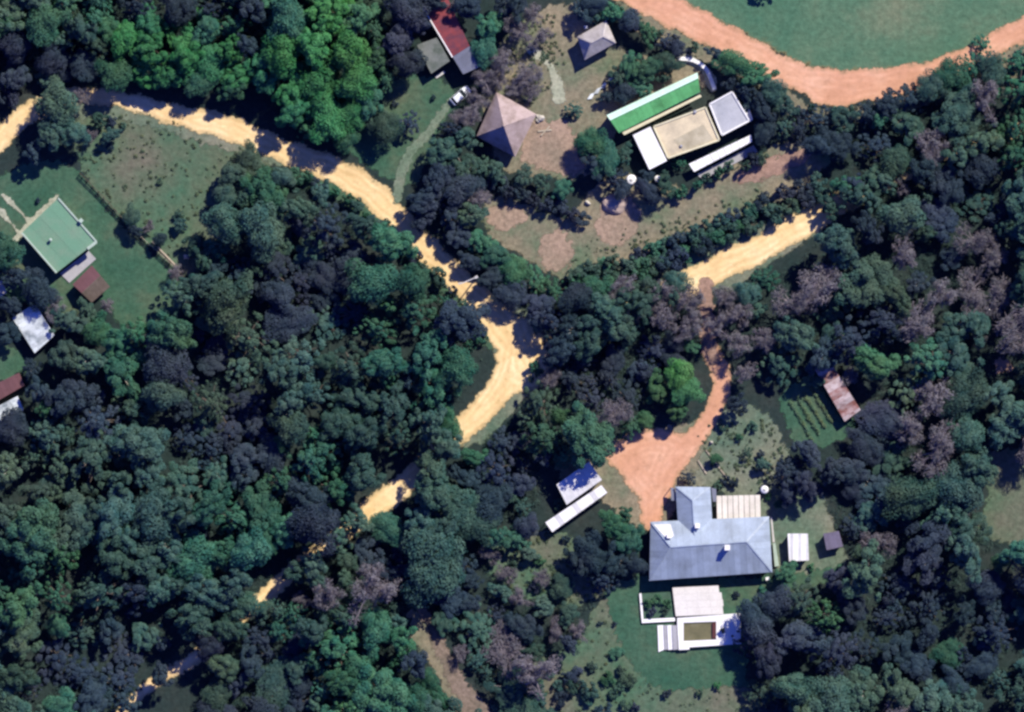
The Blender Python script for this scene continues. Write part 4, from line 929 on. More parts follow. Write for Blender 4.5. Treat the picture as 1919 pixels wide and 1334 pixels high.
# hand-placed crowns (px, py, radius px, height m, kind)
HAND = [
 # bright green wood, upper left
 (235, 75, 34, 9, 'green'), (285, 95, 42, 10, 'green'), (345, 95, 40, 10, 'green'), (395, 118, 40, 7, 'green'), (440, 140, 34, 7, 'green'), (320, 135, 38, 7, 'green'), (265, 135, 34, 6.3, 'green'), (385, 60, 34, 9, 'teal'), (375, 155, 34, 6.3, 'teal'), (430, 92, 32, 9, 'green'), (440, 165, 30, 6.3, 'teal'),
 (545, 40, 44, 12, 'teal'), (610, 30, 44, 12, 'green'), (670, 40, 40, 11, 'teal'), (535, 105, 40, 12, 'green'), (595, 95, 46, 13, 'green'), (655, 95, 42, 12, 'green'), (545, 165, 42, 9.1, 'green'), (605, 160, 46, 9.1, 'green'), (665, 155, 38, 11, 'green'), (560, 215, 36, 8.4, 'green'), (610, 222, 44, 9.1, 'green'), (655, 215, 34, 7.7, 'green'), (645, 255, 26, 6.3, 'teal'), (705, 110, 30, 9, 'teal'), (700, 60, 30, 10, 'teal'), (580, 250, 26, 6.3, 'teal'),
 # top left
 (20, 30, 44, 10, 'grey'), (85, 45, 44, 10, 'teal'), (145, 60, 40, 10, 'grey'), (60, -10, 42, 10, 'grey'), (130, 0, 42, 10, 'teal'), (185, 95, 36, 9, 'grey'), (180, 30, 34, 9, 'teal'), (25, 85, 34, 7, 'dark'), (100, 110, 32, 6, 'dark'), (160, 125, 34, 5.6, 'dark'), (30, 145, 30, 6, 'dark'), (340, 15, 34, 9, 'dark'), (400, 10, 30, 9, 'dark'), (260, 5, 40, 9, 'dark'), (470, 20, 36, 10, 'dark'), (465, 85, 24, 9, 'dark'), (200, 60, 30, 8, 'teal'),
 # big isolated trees by the left road bend
 (108, 195, 42, 10, 'grey'), (90, 245, 36, 8, 'grey'), (130, 250, 32, 7, 'grey'), (150, 180, 24, 6, 'bare'), (185, 225, 18, 4, 'grey'), (205, 250, 18, 4, 'grey'), (60, 280, 24, 6, 'dark'), (170, 255, 16, 4, 'bare'),
 # around the green-roofed house
 (14, 480, 36, 8, 'teal'), (25, 520, 30, 7, 'dark'), (70, 545, 36, 7, 'dark'), (105, 575, 30, 6, 'bare'), (130, 610, 36, 7, 'grey'), (160, 590, 26, 6, 'grey'), (180, 620, 30, 7, 'teal'), (215, 640, 34, 8, 'teal'), (20, 570, 22, 6, 'dark'), (5, 625, 30, 6, 'dark'), (120, 665, 34, 7, 'grey'), (165, 670, 36, 8, 'grey'), (55, 690, 22, 5, 'dark'), (75, 735, 32, 8, 'dark'), (25, 800, 34, 7, 'dark'), (200, 570, 18, 4, 'bare'),
 # field border
 (248, 405, 20, 4, 'grey'), (255, 432, 15, 3.5, 'dark'), (297, 448, 14, 3.5, 'dark'), (280, 425, 14, 2.5, 'bare'), (335, 420, 14, 2.5, 'grey'), (335, 400, 10, 2, 'grey'), (360, 460, 24, 4, 'grey'), (385, 480, 28, 6, 'grey'), (410, 470, 26, 6, 'teal'), (440, 330, 32, 6, 'grey'), (470, 300, 28, 5, 'grey'), (425, 365, 28, 6, 'grey'), (330, 510, 20, 4, 'bare'),
 # yard trees left of the pink roof
 (725, 238, 32, 6, 'grey'), (765, 232, 26, 5, 'dark'), (700, 232, 22, 5, 'grey'), (850, 245, 26, 6, 'dark'), (880, 215, 26, 5, 'bare'), (872, 260, 30, 6, 'grey'), (910, 150, 30, 5, 'bare'), (940, 110, 32, 6, 'bare'), (905, 95, 30, 6, 'teal'), (915, 45, 34, 7, 'teal'), (965, 55, 32, 7, 'bare'), (960, 15, 34, 8, 'dark'), (1000, 25, 28, 7, 'bare'), (1010, 70, 26, 5, 'bare'), (935, 150, 24, 4, 'bare'), (985, 140, 32, 5, 'bare'), (1000, 175, 24, 4, 'bare'), (965, 165, 24, 4, 'bare'), (860, 220, 20, 4, 'bare'), (895, 185, 26, 5, 'bare'), (870, 10, 30, 8, 'dark'), (812, 2, 26, 8, 'dark'), (848, 12, 18, 6, 'bare'), (760, 15, 38, 10, 'dark'), (745, 75, 36, 9, 'dark'), (765, 115, 30, 8, 'dark'), (720, 150, 28, 7, 'teal'), (785, 45, 24, 9, 'dark'),
 (830, 285, 34, 7, 'grey'), (870, 305, 36, 7, 'grey'), (820, 335, 36, 7, 'dark'), (860, 350, 36, 8, 'dark'), (800, 375, 38, 7, 'dark'), (845, 400, 38, 7, 'dark'), (790, 412, 24, 5, 'dark'), (905, 315, 26, 5, 'grey'), (930, 320, 24, 5, 'grey'), (880, 395, 30, 7, 'grey'), (858, 445, 28, 5, 'dark'), (985, 330, 24, 4, 'grey'), (1020, 345, 22, 4, 'grey'), (1055, 355, 22, 4, 'teal'), (895, 365, 30, 6, 'bare'),
 (1115, 270, 32, 6, 'teal'), (1140, 300, 32, 6, 'teal'), (1110, 310, 28, 6, 'dark'), (1150, 335, 28, 5, 'dark'), (1170, 290, 20, 4, 'grey'), (1165, 360, 18, 4, 'dark'), (1215, 360, 24, 5, 'dark'), (1245, 350, 24, 5, 'grey'), (1210, 330, 16, 3, 'dark'),
 (1165, 145, 26, 5, 'grey'), (1185, 118, 28, 5, 'teal'), (1215, 130, 30, 5, 'teal'), (1250, 118, 26, 4.5, 'grey'), (1170, 175, 22, 4, 'dark'), (1205, 160, 24, 4, 'teal'), (1075, 205, 18, 3, 'grey'), (1140, 180, 18, 3, 'dark'), (1090, 15, 24, 5, 'dark'), (1245, 145, 16, 3, 'grey'), (1120, 35, 16, 4, 'grey'), (1245, 300, 14, 2.5, 'grey'), (1275, 305, 16, 3, 'teal'),
 # row along the orange road
 (1110, 5, 24, 5, 'dark'), (1145, 22, 24, 5, 'teal'), (1180, 42, 24, 5, 'dark'), (1212, 60, 24, 5, 'teal'), (1245, 78, 22, 4.5, 'dark'), (1272, 92, 18, 4, 'dark'), (1345, 100, 22, 5, 'dark'), (1375, 120, 32, 6, 'teal'), (1418, 140, 32, 6, 'teal'), (1448, 170, 30, 6, 'grey'), (1395, 165, 30, 6, 'dark'), (1475, 195, 26, 6, 'grey'), (1430, 205, 28, 6, 'dark'), (1470, 235, 26, 5, 'grey'), (1430, 245, 24, 5, 'dark'), (1500, 245, 26, 5, 'dark'), (1400, 190, 18, 4, 'dark'), (1365, 150, 20, 5, 'dark'), (1440, -34, 34, 5, 'dark'),
 # hedge-line trees by the junction
 (900, 455, 30, 4.5, 'teal'), (930, 480, 30, 5, 'teal'), (965, 505, 30, 5, 'teal'), (1000, 530, 30, 5, 'teal'), (1035, 548, 30, 5, 'teal'), (922, 520, 28, 4.5, 'dark'), (960, 553, 32, 5, 'dark'), (1005, 580, 36, 6, 'dark'), (1040, 600, 36, 9, 'dark'), (1080, 560, 36, 8, 'dark'), (880, 490, 24, 4, 'dark'), (1045, 640, 30, 6, 'dark'),
 # crowns closing over the road
 (835, 835, 36, 8, 'grey'), (800, 862, 26, 6, 'grey'), (672, 975, 30, 8, 'grey'), (630, 1010, 38, 8, 'grey'), (588, 1050, 34, 8, 'grey'), (545, 1075, 28, 7, 'grey'), (462, 1140, 34, 8, 'grey'), (425, 1180, 32, 8, 'grey'), (388, 1212, 26, 8, 'dark'), (308, 1268, 24, 7, 'dark'), (232, 1322, 34, 8, 'dark'), (190, 1365, 38, 8, 'grey'), (850, 800, 26, 6, 'teal'),
 (1130, 580, 34, 8, 'grey'), (1080, 612, 34, 8, 'dark'), (1175, 562, 32, 8, 'grey'), (1225, 545, 30, 7, 'grey'), (1275, 530, 26, 6, 'grey'), (1560, 385, 26, 5, 'grey'), (1630, 352, 36, 7, 'grey'), (1600, 350, 26, 6, 'dark'), (1060, 655, 34, 9, 'dark'), (1100, 640, 34, 9, 'grey'), (1150, 600, 36, 9, 'grey'), (1200, 570, 34, 8, 'grey'), (1260, 565, 32, 8, 'grey'), (1300, 590, 26, 7, 'bare'), (1600, 375, 32, 8, 'grey'), (1660, 345, 34, 8, 'grey'), (1580, 340, 24, 6, 'teal'), (1730, 312, 36, 9, 'dark'), (1790, 285, 36, 9, 'grey'), (1850, 262, 36, 9, 'grey'), (1910, 240, 36, 9, 'teal'),
 (1535, 222, 30, 6, 'dark'), (1580, 225, 32, 6, 'grey'), (1625, 212, 30, 6, 'dark'), (1665, 198, 30, 6, 'dark'), (1705, 185, 32, 6, 'dark'), (1745, 165, 30, 6, 'grey'), (1790, 140, 36, 6, 'teal'), (1825, 125, 32, 6, 'teal'), (1775, 172, 30, 6, 'grey'), (1860, 135, 34, 7, 'grey'), (1905, 110, 30, 6, 'teal'), (1840, 85, 20, 3, 'teal'),
 # open scrub left of the lower lawn
 (915, 1040, 22, 3.5, 'bare'), (950, 1075, 24, 3.5, 'bare'), (990, 1040, 20, 3, 'grey'), (1015, 1080, 22, 3.2, 'bare'), (1050, 1100, 24, 3.5, 'grey'), (975, 1120, 24, 4, 'bare'), (1020, 1140, 24, 4, 'grey'), (1065, 1150, 24, 4, 'grey'), (1085, 1185, 22, 3.5, 'bare'), (940, 1110, 22, 3.5, 'grey'), (1040, 1180, 24, 4, 'bare'), (1590, 706, 22, 4, 'bare'), (1532, 712, 16, 3, 'grey'),
 # right of the driveway and near the house
 (1272, 700, 30, 7, 'green'), (1285, 735, 30, 7, 'green'), (1270, 770, 22, 6, 'teal'), (1432, 525, 28, 5, 'teal'), (1400, 545, 26, 6, 'grey'), (1355, 555, 28, 7, 'bare'), (1345, 610, 32, 8, 'bare'), (1385, 590, 32, 8, 'bare'), (1390, 650, 30, 7, 'bare'), (1395, 700, 26, 6, 'bare'), (1385, 755, 24, 6, 'dark'), (1290, 560, 34, 8, 'bare'), (1285, 610, 34, 8, 'bare'), (1240, 545, 34, 8, 'bare'), (1235, 600, 36, 9, 'bare'), (1175, 540, 34, 8, 'bare'), (1170, 595, 36, 9, 'grey'), (1120, 545, 32, 7, 'teal'), (1120, 610, 36, 8, 'grey'),
 (1470, 880, 34, 6, 'dark'), (1505, 900, 34, 7, 'dark'), (1515, 860, 30, 7, 'dark'), (1480, 920, 24, 5, 'dark'), (1430, 870, 14, 3, 'grey'), (1400, 850, 12, 2.5, 'grey'), (1340, 860, 12, 2.5, 'teal'), (1290, 895, 16, 3, 'dark'), (1460, 945, 9, 2, 'teal'),
 (1150, 985, 34, 6, 'teal'), (1180, 1015, 32, 6, 'teal'), (1110, 1030, 36, 7, 'dark'), (1150, 1050, 36, 7, 'dark'), (1085, 1055, 32, 6, 'dark'), (1175, 965, 18, 4, 'teal'), (1130, 1085, 30, 6, 'dark'), (940, 1000, 32, 6, 'teal'), (970, 1010, 28, 5, 'teal'), (985, 985, 24, 5, 'dark'), (1185, 1055, 22, 5, 'dark'),
 (1420, 1170, 38, 8, 'dark'), (1450, 1130, 36, 7, 'dark'), (1405, 1210, 32, 7, 'dark'), (1440, 1235, 36, 8, 'dark'), (1470, 1075, 24, 5, 'teal'),
]
TREES += HAND
ZONES = [   # polygon, kinds with weights, spacing px, radius px, height m
 ([(-70, -60), (210, -60), (720, -60), (770, 10), (740, 130), (690, 200), (600, 250), (480, 150), (300, 150), (160, 140), (60, 165), (-70, 230)], {'grey': 3, 'teal': 2, 'dark': 3}, 50, (34, 50), (7, 9.5)),
 ([(420, 380), (490, 310), (560, 325), (640, 375), (720, 430), (790, 490), (850, 560), (905, 640), (905, 690), (850, 770), (790, 815), (715, 880), (640, 970), (540, 1070), (470, 1120), (340, 1215), (240, 1300), (150, 1390), (-70, 1390), (-70, 840), (40, 800), (80, 740), (120, 700), (250, 630), (330, 570), (350, 520), (410, 490)], {'grey': 6, 'teal': 3, 'dark': 2, 'bare': 0.4}, 49, (34, 58), (8.5, 12.5)),
 ([(560, 1130), (640, 1030), (730, 970), (830, 890), (920, 820), (1010, 740), (1050, 690), (1310, 560), (1320, 640), (1260, 690), (1250, 780), (1150, 820), (1090, 850), (1030, 890), (1000, 960), (900, 1000), (920, 1080), (1010, 1130), (1110, 1120), (1100, 1190), (1020, 1270), (960, 1390), (910, 1300), (850, 1210), (810, 1140), (760, 1130), (700, 1110)], {'grey': 5, 'dark': 4, 'bare': 1.5}, 50, (34, 54), (8, 11.5)),
 ([(500, 1150), (560, 1110), (660, 1090), (750, 1120), (770, 1190), (810, 1260), (850, 1330), (870, 1390), (330, 1390), (420, 1230)], {'teal': 4, 'grey': 4, 'dark': 2}, 49, (33, 50), (7.5, 10.5)),
 ([(1410, 570), (1470, 500), (1550, 440), (1570, 320), (1510, 280), (1530, 215), (1640, 205), (1760, 165), (1830, 125), (1990, 70), (1990, 830), (1850, 845), (1830, 990), (1890, 1030), (1990, 1030), (1990, 1390), (1440, 1390), (1430, 1290), (1460, 1240), (1490, 1100), (1560, 1075), (1600, 1040), (1560, 990), (1545, 900), (1560, 850), (1600, 820), (1640, 780), (1600, 680), (1530, 660), (1460, 700), (1410, 640)], {'grey': 6, 'teal': 2, 'dark': 3, 'bare': 2}, 50, (33, 56), (8, 12.5)),
]
GAPS = [    # low openings shaded by upper-right trees; shade also put in as dark leaf
 [(520, 470), (560, 430), (640, 500), (660, 590), (600, 640), (540, 600)], [(330, 590), (430, 570), (440, 680), (350, 700)], [(340, 800), (470, 760), (480, 860), (360, 900)],
 [(90, 1200), (220, 1180), (280, 1260), (200, 1320), (90, 1290)], [(640, 1010), (700, 990), (770, 1040), (740, 1090), (660, 1070)], [(1600, 770), (1680, 780), (1690, 950), (1610, 950)],
 [(1140, 640), (1250, 640), (1240, 720), (1150, 730)], [(480, 1180), (560, 1190), (560, 1334), (470, 1334)], [(1780, 1180), (1850, 1190), (1840, 1270), (1770, 1260)], [(1640, 1100), (1720, 1110), (1710, 1170), (1640, 1160)],
 [(0, 70), (150, 85), (150, 150), (0, 170)], [(1790, 330), (1850, 330), (1840, 400), (1780, 390)], [(1720, 460), (1790, 460), (1780, 540), (1730, 530)], [(340, 960), (420, 950), (440, 1010), (360, 1030)], [(950, 1130), (1000, 1140), (990, 1200), (940, 1190)], [(1530, 560), (1580, 560), (1570, 620), (1520, 610)],
]
CLEAR = [(345, 1245, 26), (500, 1108, 22), (735, 925, 30), (895, 780, 40), (930, 730, 40), (960, 650, 45), (570, 1045, 12), (270, 1292, 16), (650, 980, 10), (1565, 740, 50), (1876, 683, 26), (1560, 1012, 24), (1420, 470, 60), (1520, 410, 24), (85, 620, 40), (1900, 925, 50), (1095, 905, 40), (1560, 1015, 26), (1545, 955, 34), (795, 1150, 20), (825, 1210, 24), (850, 1265, 26), (885, 1315, 30), (910, 1350, 26), (560, 292, 24), (605, 310, 26), (650, 332, 26), (700, 362, 26), (735, 400, 22), (400, 232, 18), (460, 252, 20), (520, 278, 22), (320, 212, 16), (240, 186, 14), (180, 180, 14), (810, 478, 18), (850, 512, 18), (895, 560, 18), (925, 595, 20), (1345, 720, 22), (1340, 680, 16), (1300, 800, 26), (1230, 830, 34)]
SHADE_DARK = [[(500, 440), (560, 420), (690, 500), (700, 640), (600, 670), (520, 600)], [(320, 600), (440, 580), (470, 700), (350, 730)], [(320, 760), (500, 740), (530, 880), (380, 930)], [(40, 1190), (250, 1170), (420, 1210), (470, 1140), (560, 1160), (570, 1390), (60, 1390)], [(620, 1000), (720, 970), (810, 1030), (760, 1100), (650, 1090)],  # shaded parts of the wood, their shade helped by the dark leaf colour
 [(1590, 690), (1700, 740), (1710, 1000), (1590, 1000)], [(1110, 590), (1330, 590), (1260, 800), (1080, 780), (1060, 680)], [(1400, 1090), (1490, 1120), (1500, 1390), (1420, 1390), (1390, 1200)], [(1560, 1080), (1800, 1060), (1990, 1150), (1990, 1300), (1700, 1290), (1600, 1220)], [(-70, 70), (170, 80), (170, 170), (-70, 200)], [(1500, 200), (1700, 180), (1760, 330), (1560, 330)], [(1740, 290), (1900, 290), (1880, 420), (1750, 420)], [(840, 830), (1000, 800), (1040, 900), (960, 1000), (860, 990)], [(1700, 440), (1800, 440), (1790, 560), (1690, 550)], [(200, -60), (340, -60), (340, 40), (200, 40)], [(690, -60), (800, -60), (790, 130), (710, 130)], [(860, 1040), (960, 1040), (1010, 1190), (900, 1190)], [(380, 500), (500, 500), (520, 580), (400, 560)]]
GREY_BARE = [[(1050, 520), (1420, 520), (1420, 720), (1300, 660), (1060, 640)], [(1640, 420), (1860, 420), (1900, 640), (1700, 640)], [(1650, 990), (1760, 990), (1760, 1060), (1650, 1060)], [(1600, 300), (1760, 250), (1800, 330), (1650, 380)], [(880, 1000), (1000, 1010), (1010, 1260), (880, 1200)], [(1380, 560), (1480, 560), (1480, 700), (1380, 720)]]
OPEN = [(890, 1010), (1060, 1010), (1130, 1110), (1110, 1200), (1000, 1180), (900, 1100)]
rt = random.Random(11)
for zi, (pg, kinds, sp0, rr, hh) in enumerate(ZONES):
    xs = [p[0] for p in pg]; ys = [p[1] for p in pg]
    for pss in range(3):
      fails = 0; made = 0
      while fails < (120, 900, 260)[pss] and made < (9, 999, 40)[pss]:
        x, y = rt.uniform(min(xs), max(xs)), rt.uniform(min(ys), max(ys))
        r = rt.uniform(*((58, 74), rr, (17, 26))[pss]); sp = (95, sp0, 30)[pss]
        ok = in_poly(x, y, pg) and not in_poly(x, y, OPEN) and all(math.hypot(x - a, y - b) > c + r * 0.75 for a, b, c in CLEAR)
        gpp = ok and any(in_poly(x, y, gp) for gp in GAPS)
        dk = gpp or (ok and any(in_poly(x, y, gp) for gp in SHADE_DARK))
        if dk and pss < 2: r = min(r, 56) * 0.8
        if ok: ok = all(math.hypot(x - t[0], y - t[1]) > max(sp, 0.55 * (r + t[2])) * (1.0 if len(t) == 6 else 0.86) for t in TREES)
        if not ok: fails += 1; continue
        fails = 0; made += 1
        big = math.sin(x * 0.013 + 1.7 * math.sin(y * 0.008)) + math.sin(y * 0.017 + x * 0.004 + 2.0) + rt.uniform(-0.7, 0.7)
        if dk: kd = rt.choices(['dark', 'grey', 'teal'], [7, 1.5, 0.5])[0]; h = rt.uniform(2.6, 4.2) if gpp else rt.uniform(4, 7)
        elif zi == 0 and (x > 480 or (x > 200 and y > 30)): kd = rt.choice(['green', 'green', 'teal']); h = rt.uniform(7, 9)
        elif any(in_poly(x, y, gp) for gp in GREY_BARE): kd = rt.choices(['bare', 'grey', 'dark'], [6, 3, 1])[0]; h = rt.uniform(6, 10)
        else:
            kd = 'teal' if big > (0.55 if zi != 4 else 1.3) else 'grey'
            if rt.random() < 0.1: kd = 'dark'
            if zi == 4 and rt.random() < 0.14: kd = 'bare'
            if zi == 2 and rt.random() < 0.12: kd = 'bare'
            if zi == 1 and 700 < x and y < 760 and rt.random() < 0.6: kd = 'teal'
            h = rt.uniform(*hh)
        if zi == 2 and x < 990 and y > 1120: h = rt.uniform(3.5, 5.2)
        if pss == 0: h *= 1.12
        if pss == 2: h *= 0.72
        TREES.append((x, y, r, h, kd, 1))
# shrubs: rows, scattered bushes
SHR = []
for l, n, r in (([(1075, 520), (1110, 505), (1200, 480), (1300, 440), (1400, 392), (1535, 340)], 21, (17, 23)), ([(1090, 535), (1200, 508), (1300, 470), (1400, 420), (1545, 365)], 20, (18, 25)), ([(1265, 362), (1320, 340), (1380, 312), (1430, 295)], 9, (11, 15)), ([(905, 338), (960, 358), (1020, 378), (1088, 408)], 10, (16, 21)), ([(1190, 500), (1260, 480), (1330, 450)], 6, (12, 17)), ([(1000, 690), (1100, 660)], 3, (14, 18)), ([(560, 325), (650, 372), (735, 432), (790, 490), (850, 555), (905, 630)], 20, (11, 19)), ([(1150, 20), (1300, 92)], 6, (10, 15)), ([(1500, 205), (1640, 205), (1760, 160)], 9, (11, 16))):
    cl = smooth(l, 12)
    for k in range(n):
        p = cl[int(k * (len(cl) - 1) / (n - 1))]; SHR.append((p[0] + rt.uniform(-5, 5), p[1] + rt.uniform(-5, 5), rt.uniform(*r), rt.uniform(1.8, 3.4), 'dark' if l[0][0] == 905 else rt.choice(['teal', 'grey', 'grey', 'dark'])))
SHR += [(1215, 1130, 11, 1.2, 'teal'), (1232, 1124, 12, 1.3, 'teal'), (1250, 1132, 10, 1.1, 'teal'), (1222, 1147, 10, 1.2, 'dark'), (1245, 1146, 9, 0.9, 'grey'), (210, 225, 12, 1.5, 'dark'), (230, 235, 9, 1.2, 'grey'), (205, 275, 9, 1.3, 'dark'), (740, 195, 7, 1, 'dark'), (812, 182, 6, 1, 'dark'), (1068, 215, 10, 1.3, 'dark'), (1125, 1168, 6, 0.8, 'dark'), (1152, 1169, 6, 0.8, 'dark'), (1360, 900, 11, 1.6, 'dark'), (1378, 905, 11, 1.6, 'dark'), (1345, 910, 10, 1.4, 'grey'), (1440, 930, 8, 1.0, 'teal'), (1467, 935, 7, 1.2, 'dark'), (1425, 850, 10, 1.3, 'dark'), (1355, 800, 10, 1.2, 'grey'), (1410, 800, 12, 1.4, 'grey'), (1385, 820, 9, 1.2, 'teal'), (1520, 1062, 8, 1.0, 'teal'), (1380, 1115, 8, 1.0, 'dark'), (1430, 1105, 9, 1.0, 'teal'), (72, 375, 6, 0.9, 'dark'), (330, 405, 9, 1.1, 'grey'), (300, 340, 7, 0.8, 'grey'), (345, 425, 8, 1.0, 'dark'), (440, 300, 11, 1.4, 'grey'), (1345, 1285, 9, 1.2, 'green'), (1310, 1300, 8, 1, 'grey'), (1250, 1300, 10, 1.2, 'dark'), (1160, 1290, 12, 1.4, 'grey'), (1110, 1250, 12, 1.5, 'grey'), (1060, 1270, 13, 1.6, 'dark'), (1100, 1310, 12, 1.4, 'grey'), (1190, 1325, 10, 1.2, 'dark'), (1010, 1300, 14, 1.6, 'grey'), (1010, 1050, 12, 1.4, 'teal'), (960, 1060, 12, 1.4, 'grey'), (1040, 1090, 14, 1.6, 'grey'), (1000, 1100, 12, 1.3, 'dark'), (1060, 1010, 10, 1.2, 'dark'), (1045, 945, 12, 1.0, 'grey')]
GAPR = random.Random(5)
for _ in range(34):
    q = (GAPR.uniform(985, 1180), GAPR.uniform(1150, 1345))
    if in_poly(q[0], q[1], [(985, 1260), (1080, 1190), (1120, 1150), (1160, 1230), (1230, 1345), (985, 1345)]): SHR.append((q[0], q[1], GAPR.uniform(9, 20), GAPR.uniform(1.0, 2.4), GAPR.choice(['grey', 'grey', 'dark', 'teal'])))
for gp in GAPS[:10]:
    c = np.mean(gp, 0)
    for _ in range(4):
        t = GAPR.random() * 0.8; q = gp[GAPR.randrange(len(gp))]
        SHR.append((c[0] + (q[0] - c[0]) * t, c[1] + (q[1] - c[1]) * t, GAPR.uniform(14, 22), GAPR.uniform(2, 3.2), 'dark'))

# labels that count outwards from things one can find
LAND = [('the flat green-roofed house', 108, 440), ('the white tin shed', 62, 615), ('the bend of the sandy road', 200, 182), ('the brown field', 330, 340), ('the red-roofed house', 838, 70), ('the white car', 863, 179), ('the pink pyramid roof', 946, 234), ('the grey cottage', 1118, 75), ('the green sheet roof', 1225, 190), ('the cream flat roof', 1287, 250), ('the orange road curve', 1600, 160), ('the sandy road junction', 968, 660), ('the lower sandy gap', 735, 922), ('the white garage', 1085, 930), ('the blue-grey house', 1330, 1028), ('the small white shed', 1497, 1026), ('the swimming pool', 1312, 1184), ('the rusty shed', 1570, 735), ('the orange forecourt', 1215, 860), ('the right sandy stretch', 1430, 465), ('the brown track', 855, 1270), ('the right-edge field', 1890, 930), ('the bottom-left sandy sliver', 345, 1245), ('the upper sandy road', 600, 305), ('the pinkish soil heap', 1152, 381)]
DIRS = ['right of', 'above and right of', 'above', 'above and left of', 'left of', 'below and left of', 'below', 'below and right of']
ORD = ['nearest', 'second', 'third', 'fourth', 'fifth', 'sixth', 'seventh', 'eighth', 'ninth', 'tenth', 'eleventh', 'twelfth', 'thirteenth', 'fourteenth', 'fifteenth', 'sixteenth', 'seventeenth', 'eighteenth', 'nineteenth', 'twentieth'] + ['far'] * 40
def labels(items, word):
    keys = {}
    for i, t in enumerate(items):
        nm, lx, ly = min(LAND, key=lambda q: math.hypot(t[0] - q[1], t[1] - q[2]))
        sec_ = DIRS[int(round(math.atan2(ly - t[1], t[0] - lx) / (math.pi / 4))) % 8]
        keys.setdefault((nm, sec_, word(t)), []).append((math.hypot(t[0] - lx, t[1] - ly), i))
    out = {}
    for (nm, sec_, wd), l in keys.items():
        l.sort()
        for k, (_, i) in enumerate(l):
            out[i] = f'{wd} {sec_} {nm}' if len(l) == 1 else (f'nearest {wd} {sec_} {nm}' if k == 0 else f'{ORD[k]} {wd} {sec_} {nm}, counting outwards')
    return out
TL_ = labels(TREES, lambda t: KWORD[t[4]])
for i, t in enumerate(TREES):
    x, y, r, h, kd = t[:5]
    st_ = rt.choice(STYLE[kd]); k = rt.randrange(len(VAR[st_])); tm, cm = VAR[st_][k]
    e = empty(KNAME[kd], P(x, y, h * 0.7)[:2] + (0,), TL_[i], 'tree', KWORD[kd] + 's')
    s = r / S / 3.9; asp = rt.uniform(0.84, 1.19); e.scale = (s * asp, s / asp, h / 10.0); e.rotation_euler = (rt.gauss(0, 0.07), rt.gauss(0, 0.07), rt.uniform(0, 6.28))
    add_child('trunk', tm, e, M['twig'] if kd == 'bare' else M['palebark'] if st_ == 'open' else M['bark'])
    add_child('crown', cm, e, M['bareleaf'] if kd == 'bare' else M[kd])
SL_ = labels(SHR, lambda t: {'dark': 'dark shrub', 'teal': 'green shrub', 'grey': 'grey-green shrub', 'green': 'bright green shrub'}[t[4]])
for i, (x, y, r, h, kd) in enumerate(SHR):
    st, cr = SHV[rt.randrange(len(SHV))]
    e = empty('shrub', P(x, y, h)[:2] + (0.3 if 1200 < x < 1262 and 1110 < y < 1158 else 0,), SL_[i], 'shrub', 'shrubs')
    e.scale = (r / S, r / S * rt.uniform(0.85, 1.15), h); e.rotation_euler = (0, 0, rt.uniform(0, 6.28))
    add_child('stem', st, e, M['bark']); add_child('foliage', cr, e, M[kd])

# potted plant on the pool deck
x, y, _ = P(1354, 1180)
pp = empty('potted_plant', (x, y, 0.903), 'potted plant standing on the white deck right of the pool', 'potted plant')
lathe('pot', [(0.22, 0.003), (0.34, 0.5), (0.3, 0.52), (0.28, 0.45)], (x, y, 0.9), M['brownbox'], pp, 14)
cr = SHV[2][1]; o = add_child('foliage', cr, pp, M['dark']); o.scale = (0.6, 0.6, 0.9); o.location = (0, 0, 0.4)

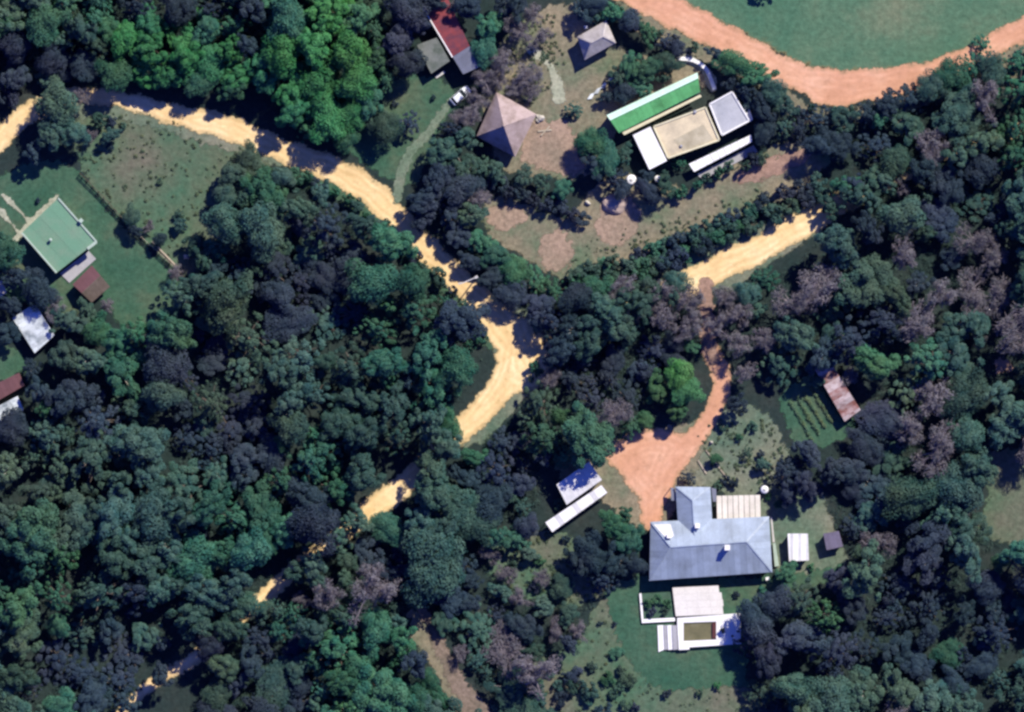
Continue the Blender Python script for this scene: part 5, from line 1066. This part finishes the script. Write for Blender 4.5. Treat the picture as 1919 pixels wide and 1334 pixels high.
# crop rows
for k in range(6):
    a = np.array((1480 + k * 13, 752 - k * 8)); b = a + np.array((46, 78 - k * 2)) * (0.95 - 0.03 * k)
    rs = np.random.default_rng(900 + k); n = 26; cents = []
    for j in range(n):
        p = a + (b - a) * (j + 0.5) / n; w = P(*p); cents.append((w[0] + rs.normal() * 0.1, w[1] + rs.normal() * 0.1, 0.3))
    C, N = clump_leaves(np.array(cents), rs.uniform(0.25, 0.42, n), 34, rs)
    me = quads_mesh('crop_row', C, N, 0.2, 0.8, rs)
    tag(link('crop_row', me, M['crop']), ('nearest' if k == 5 else ORD[5 - k] if k else 'farthest') + ' leafy crop row from the rusty shed in the vegetable plot', 'crop row', 'crop rows')

# low growth on the ground: too many plants to count
def scatter(name, pg_list, n, seed, rr, mat, label, not_in=()):
    rs = np.random.default_rng(seed); cents, rads = [], []
    while len(cents) < n:
        pg = pg_list[rs.integers(len(pg_list))]; a = np.array(pg)
        x, y = rs.uniform(a[:, 0].min(), a[:, 0].max()), rs.uniform(a[:, 1].min(), a[:, 1].max())
        if not in_poly(x, y, pg): continue
        if any(math.hypot(x - c[0], y - c[1]) < min(c[2], 22) * 0.8 for c in not_in): continue
        if math.sin(x * 0.07 + 2 * math.sin(y * 0.05)) + math.sin(y * 0.09 + x * 0.03) < rs.uniform(-2.2, 1.6): continue
        r = rs.uniform(*rr); w = P(x, y); cents.append((w[0], w[1], r * 0.35)); rads.append(r)
    C, N = clump_leaves(np.array(cents), np.array(rads), 12, rs, 0.7, 0.6)
    C[:, 2] = np.maximum(C[:, 2], 0.13)
    tag(link(name, quads_mesh(name, C, N, 0.24, 0.7, rs), mat), label, 'undergrowth' if 'under' in name else 'weeds', kind='stuff')
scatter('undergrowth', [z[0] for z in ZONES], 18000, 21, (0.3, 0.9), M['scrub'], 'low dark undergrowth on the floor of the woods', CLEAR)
scatter('rough_weeds', [[(130, 235), (180, 212), (300, 215), (420, 260), (500, 300), (430, 390), (390, 470), (345, 510), (250, 420), (170, 340)], [(960, 1260), (1080, 1200), (1130, 1120), (1160, 1200), (1230, 1290), (1400, 1290), (1420, 1390), (940, 1390)], [(900, 1000), (960, 1000), (1060, 1000), (1130, 1110), (1050, 1140), (930, 1090)], [(1300, 810), (1380, 770), (1440, 790), (1480, 850), (1540, 930), (1450, 930), (1350, 910)], [(905, 170), (950, 70), (1040, 20), (1060, 120), (1000, 200)], [(1060, 500), (1120, 440), (1400, 360), (1500, 320), (1400, 395), (1250, 455)]], 1300, 22, (0.08, 0.42), M['weed'], 'rough weeds dotted over the open grass')
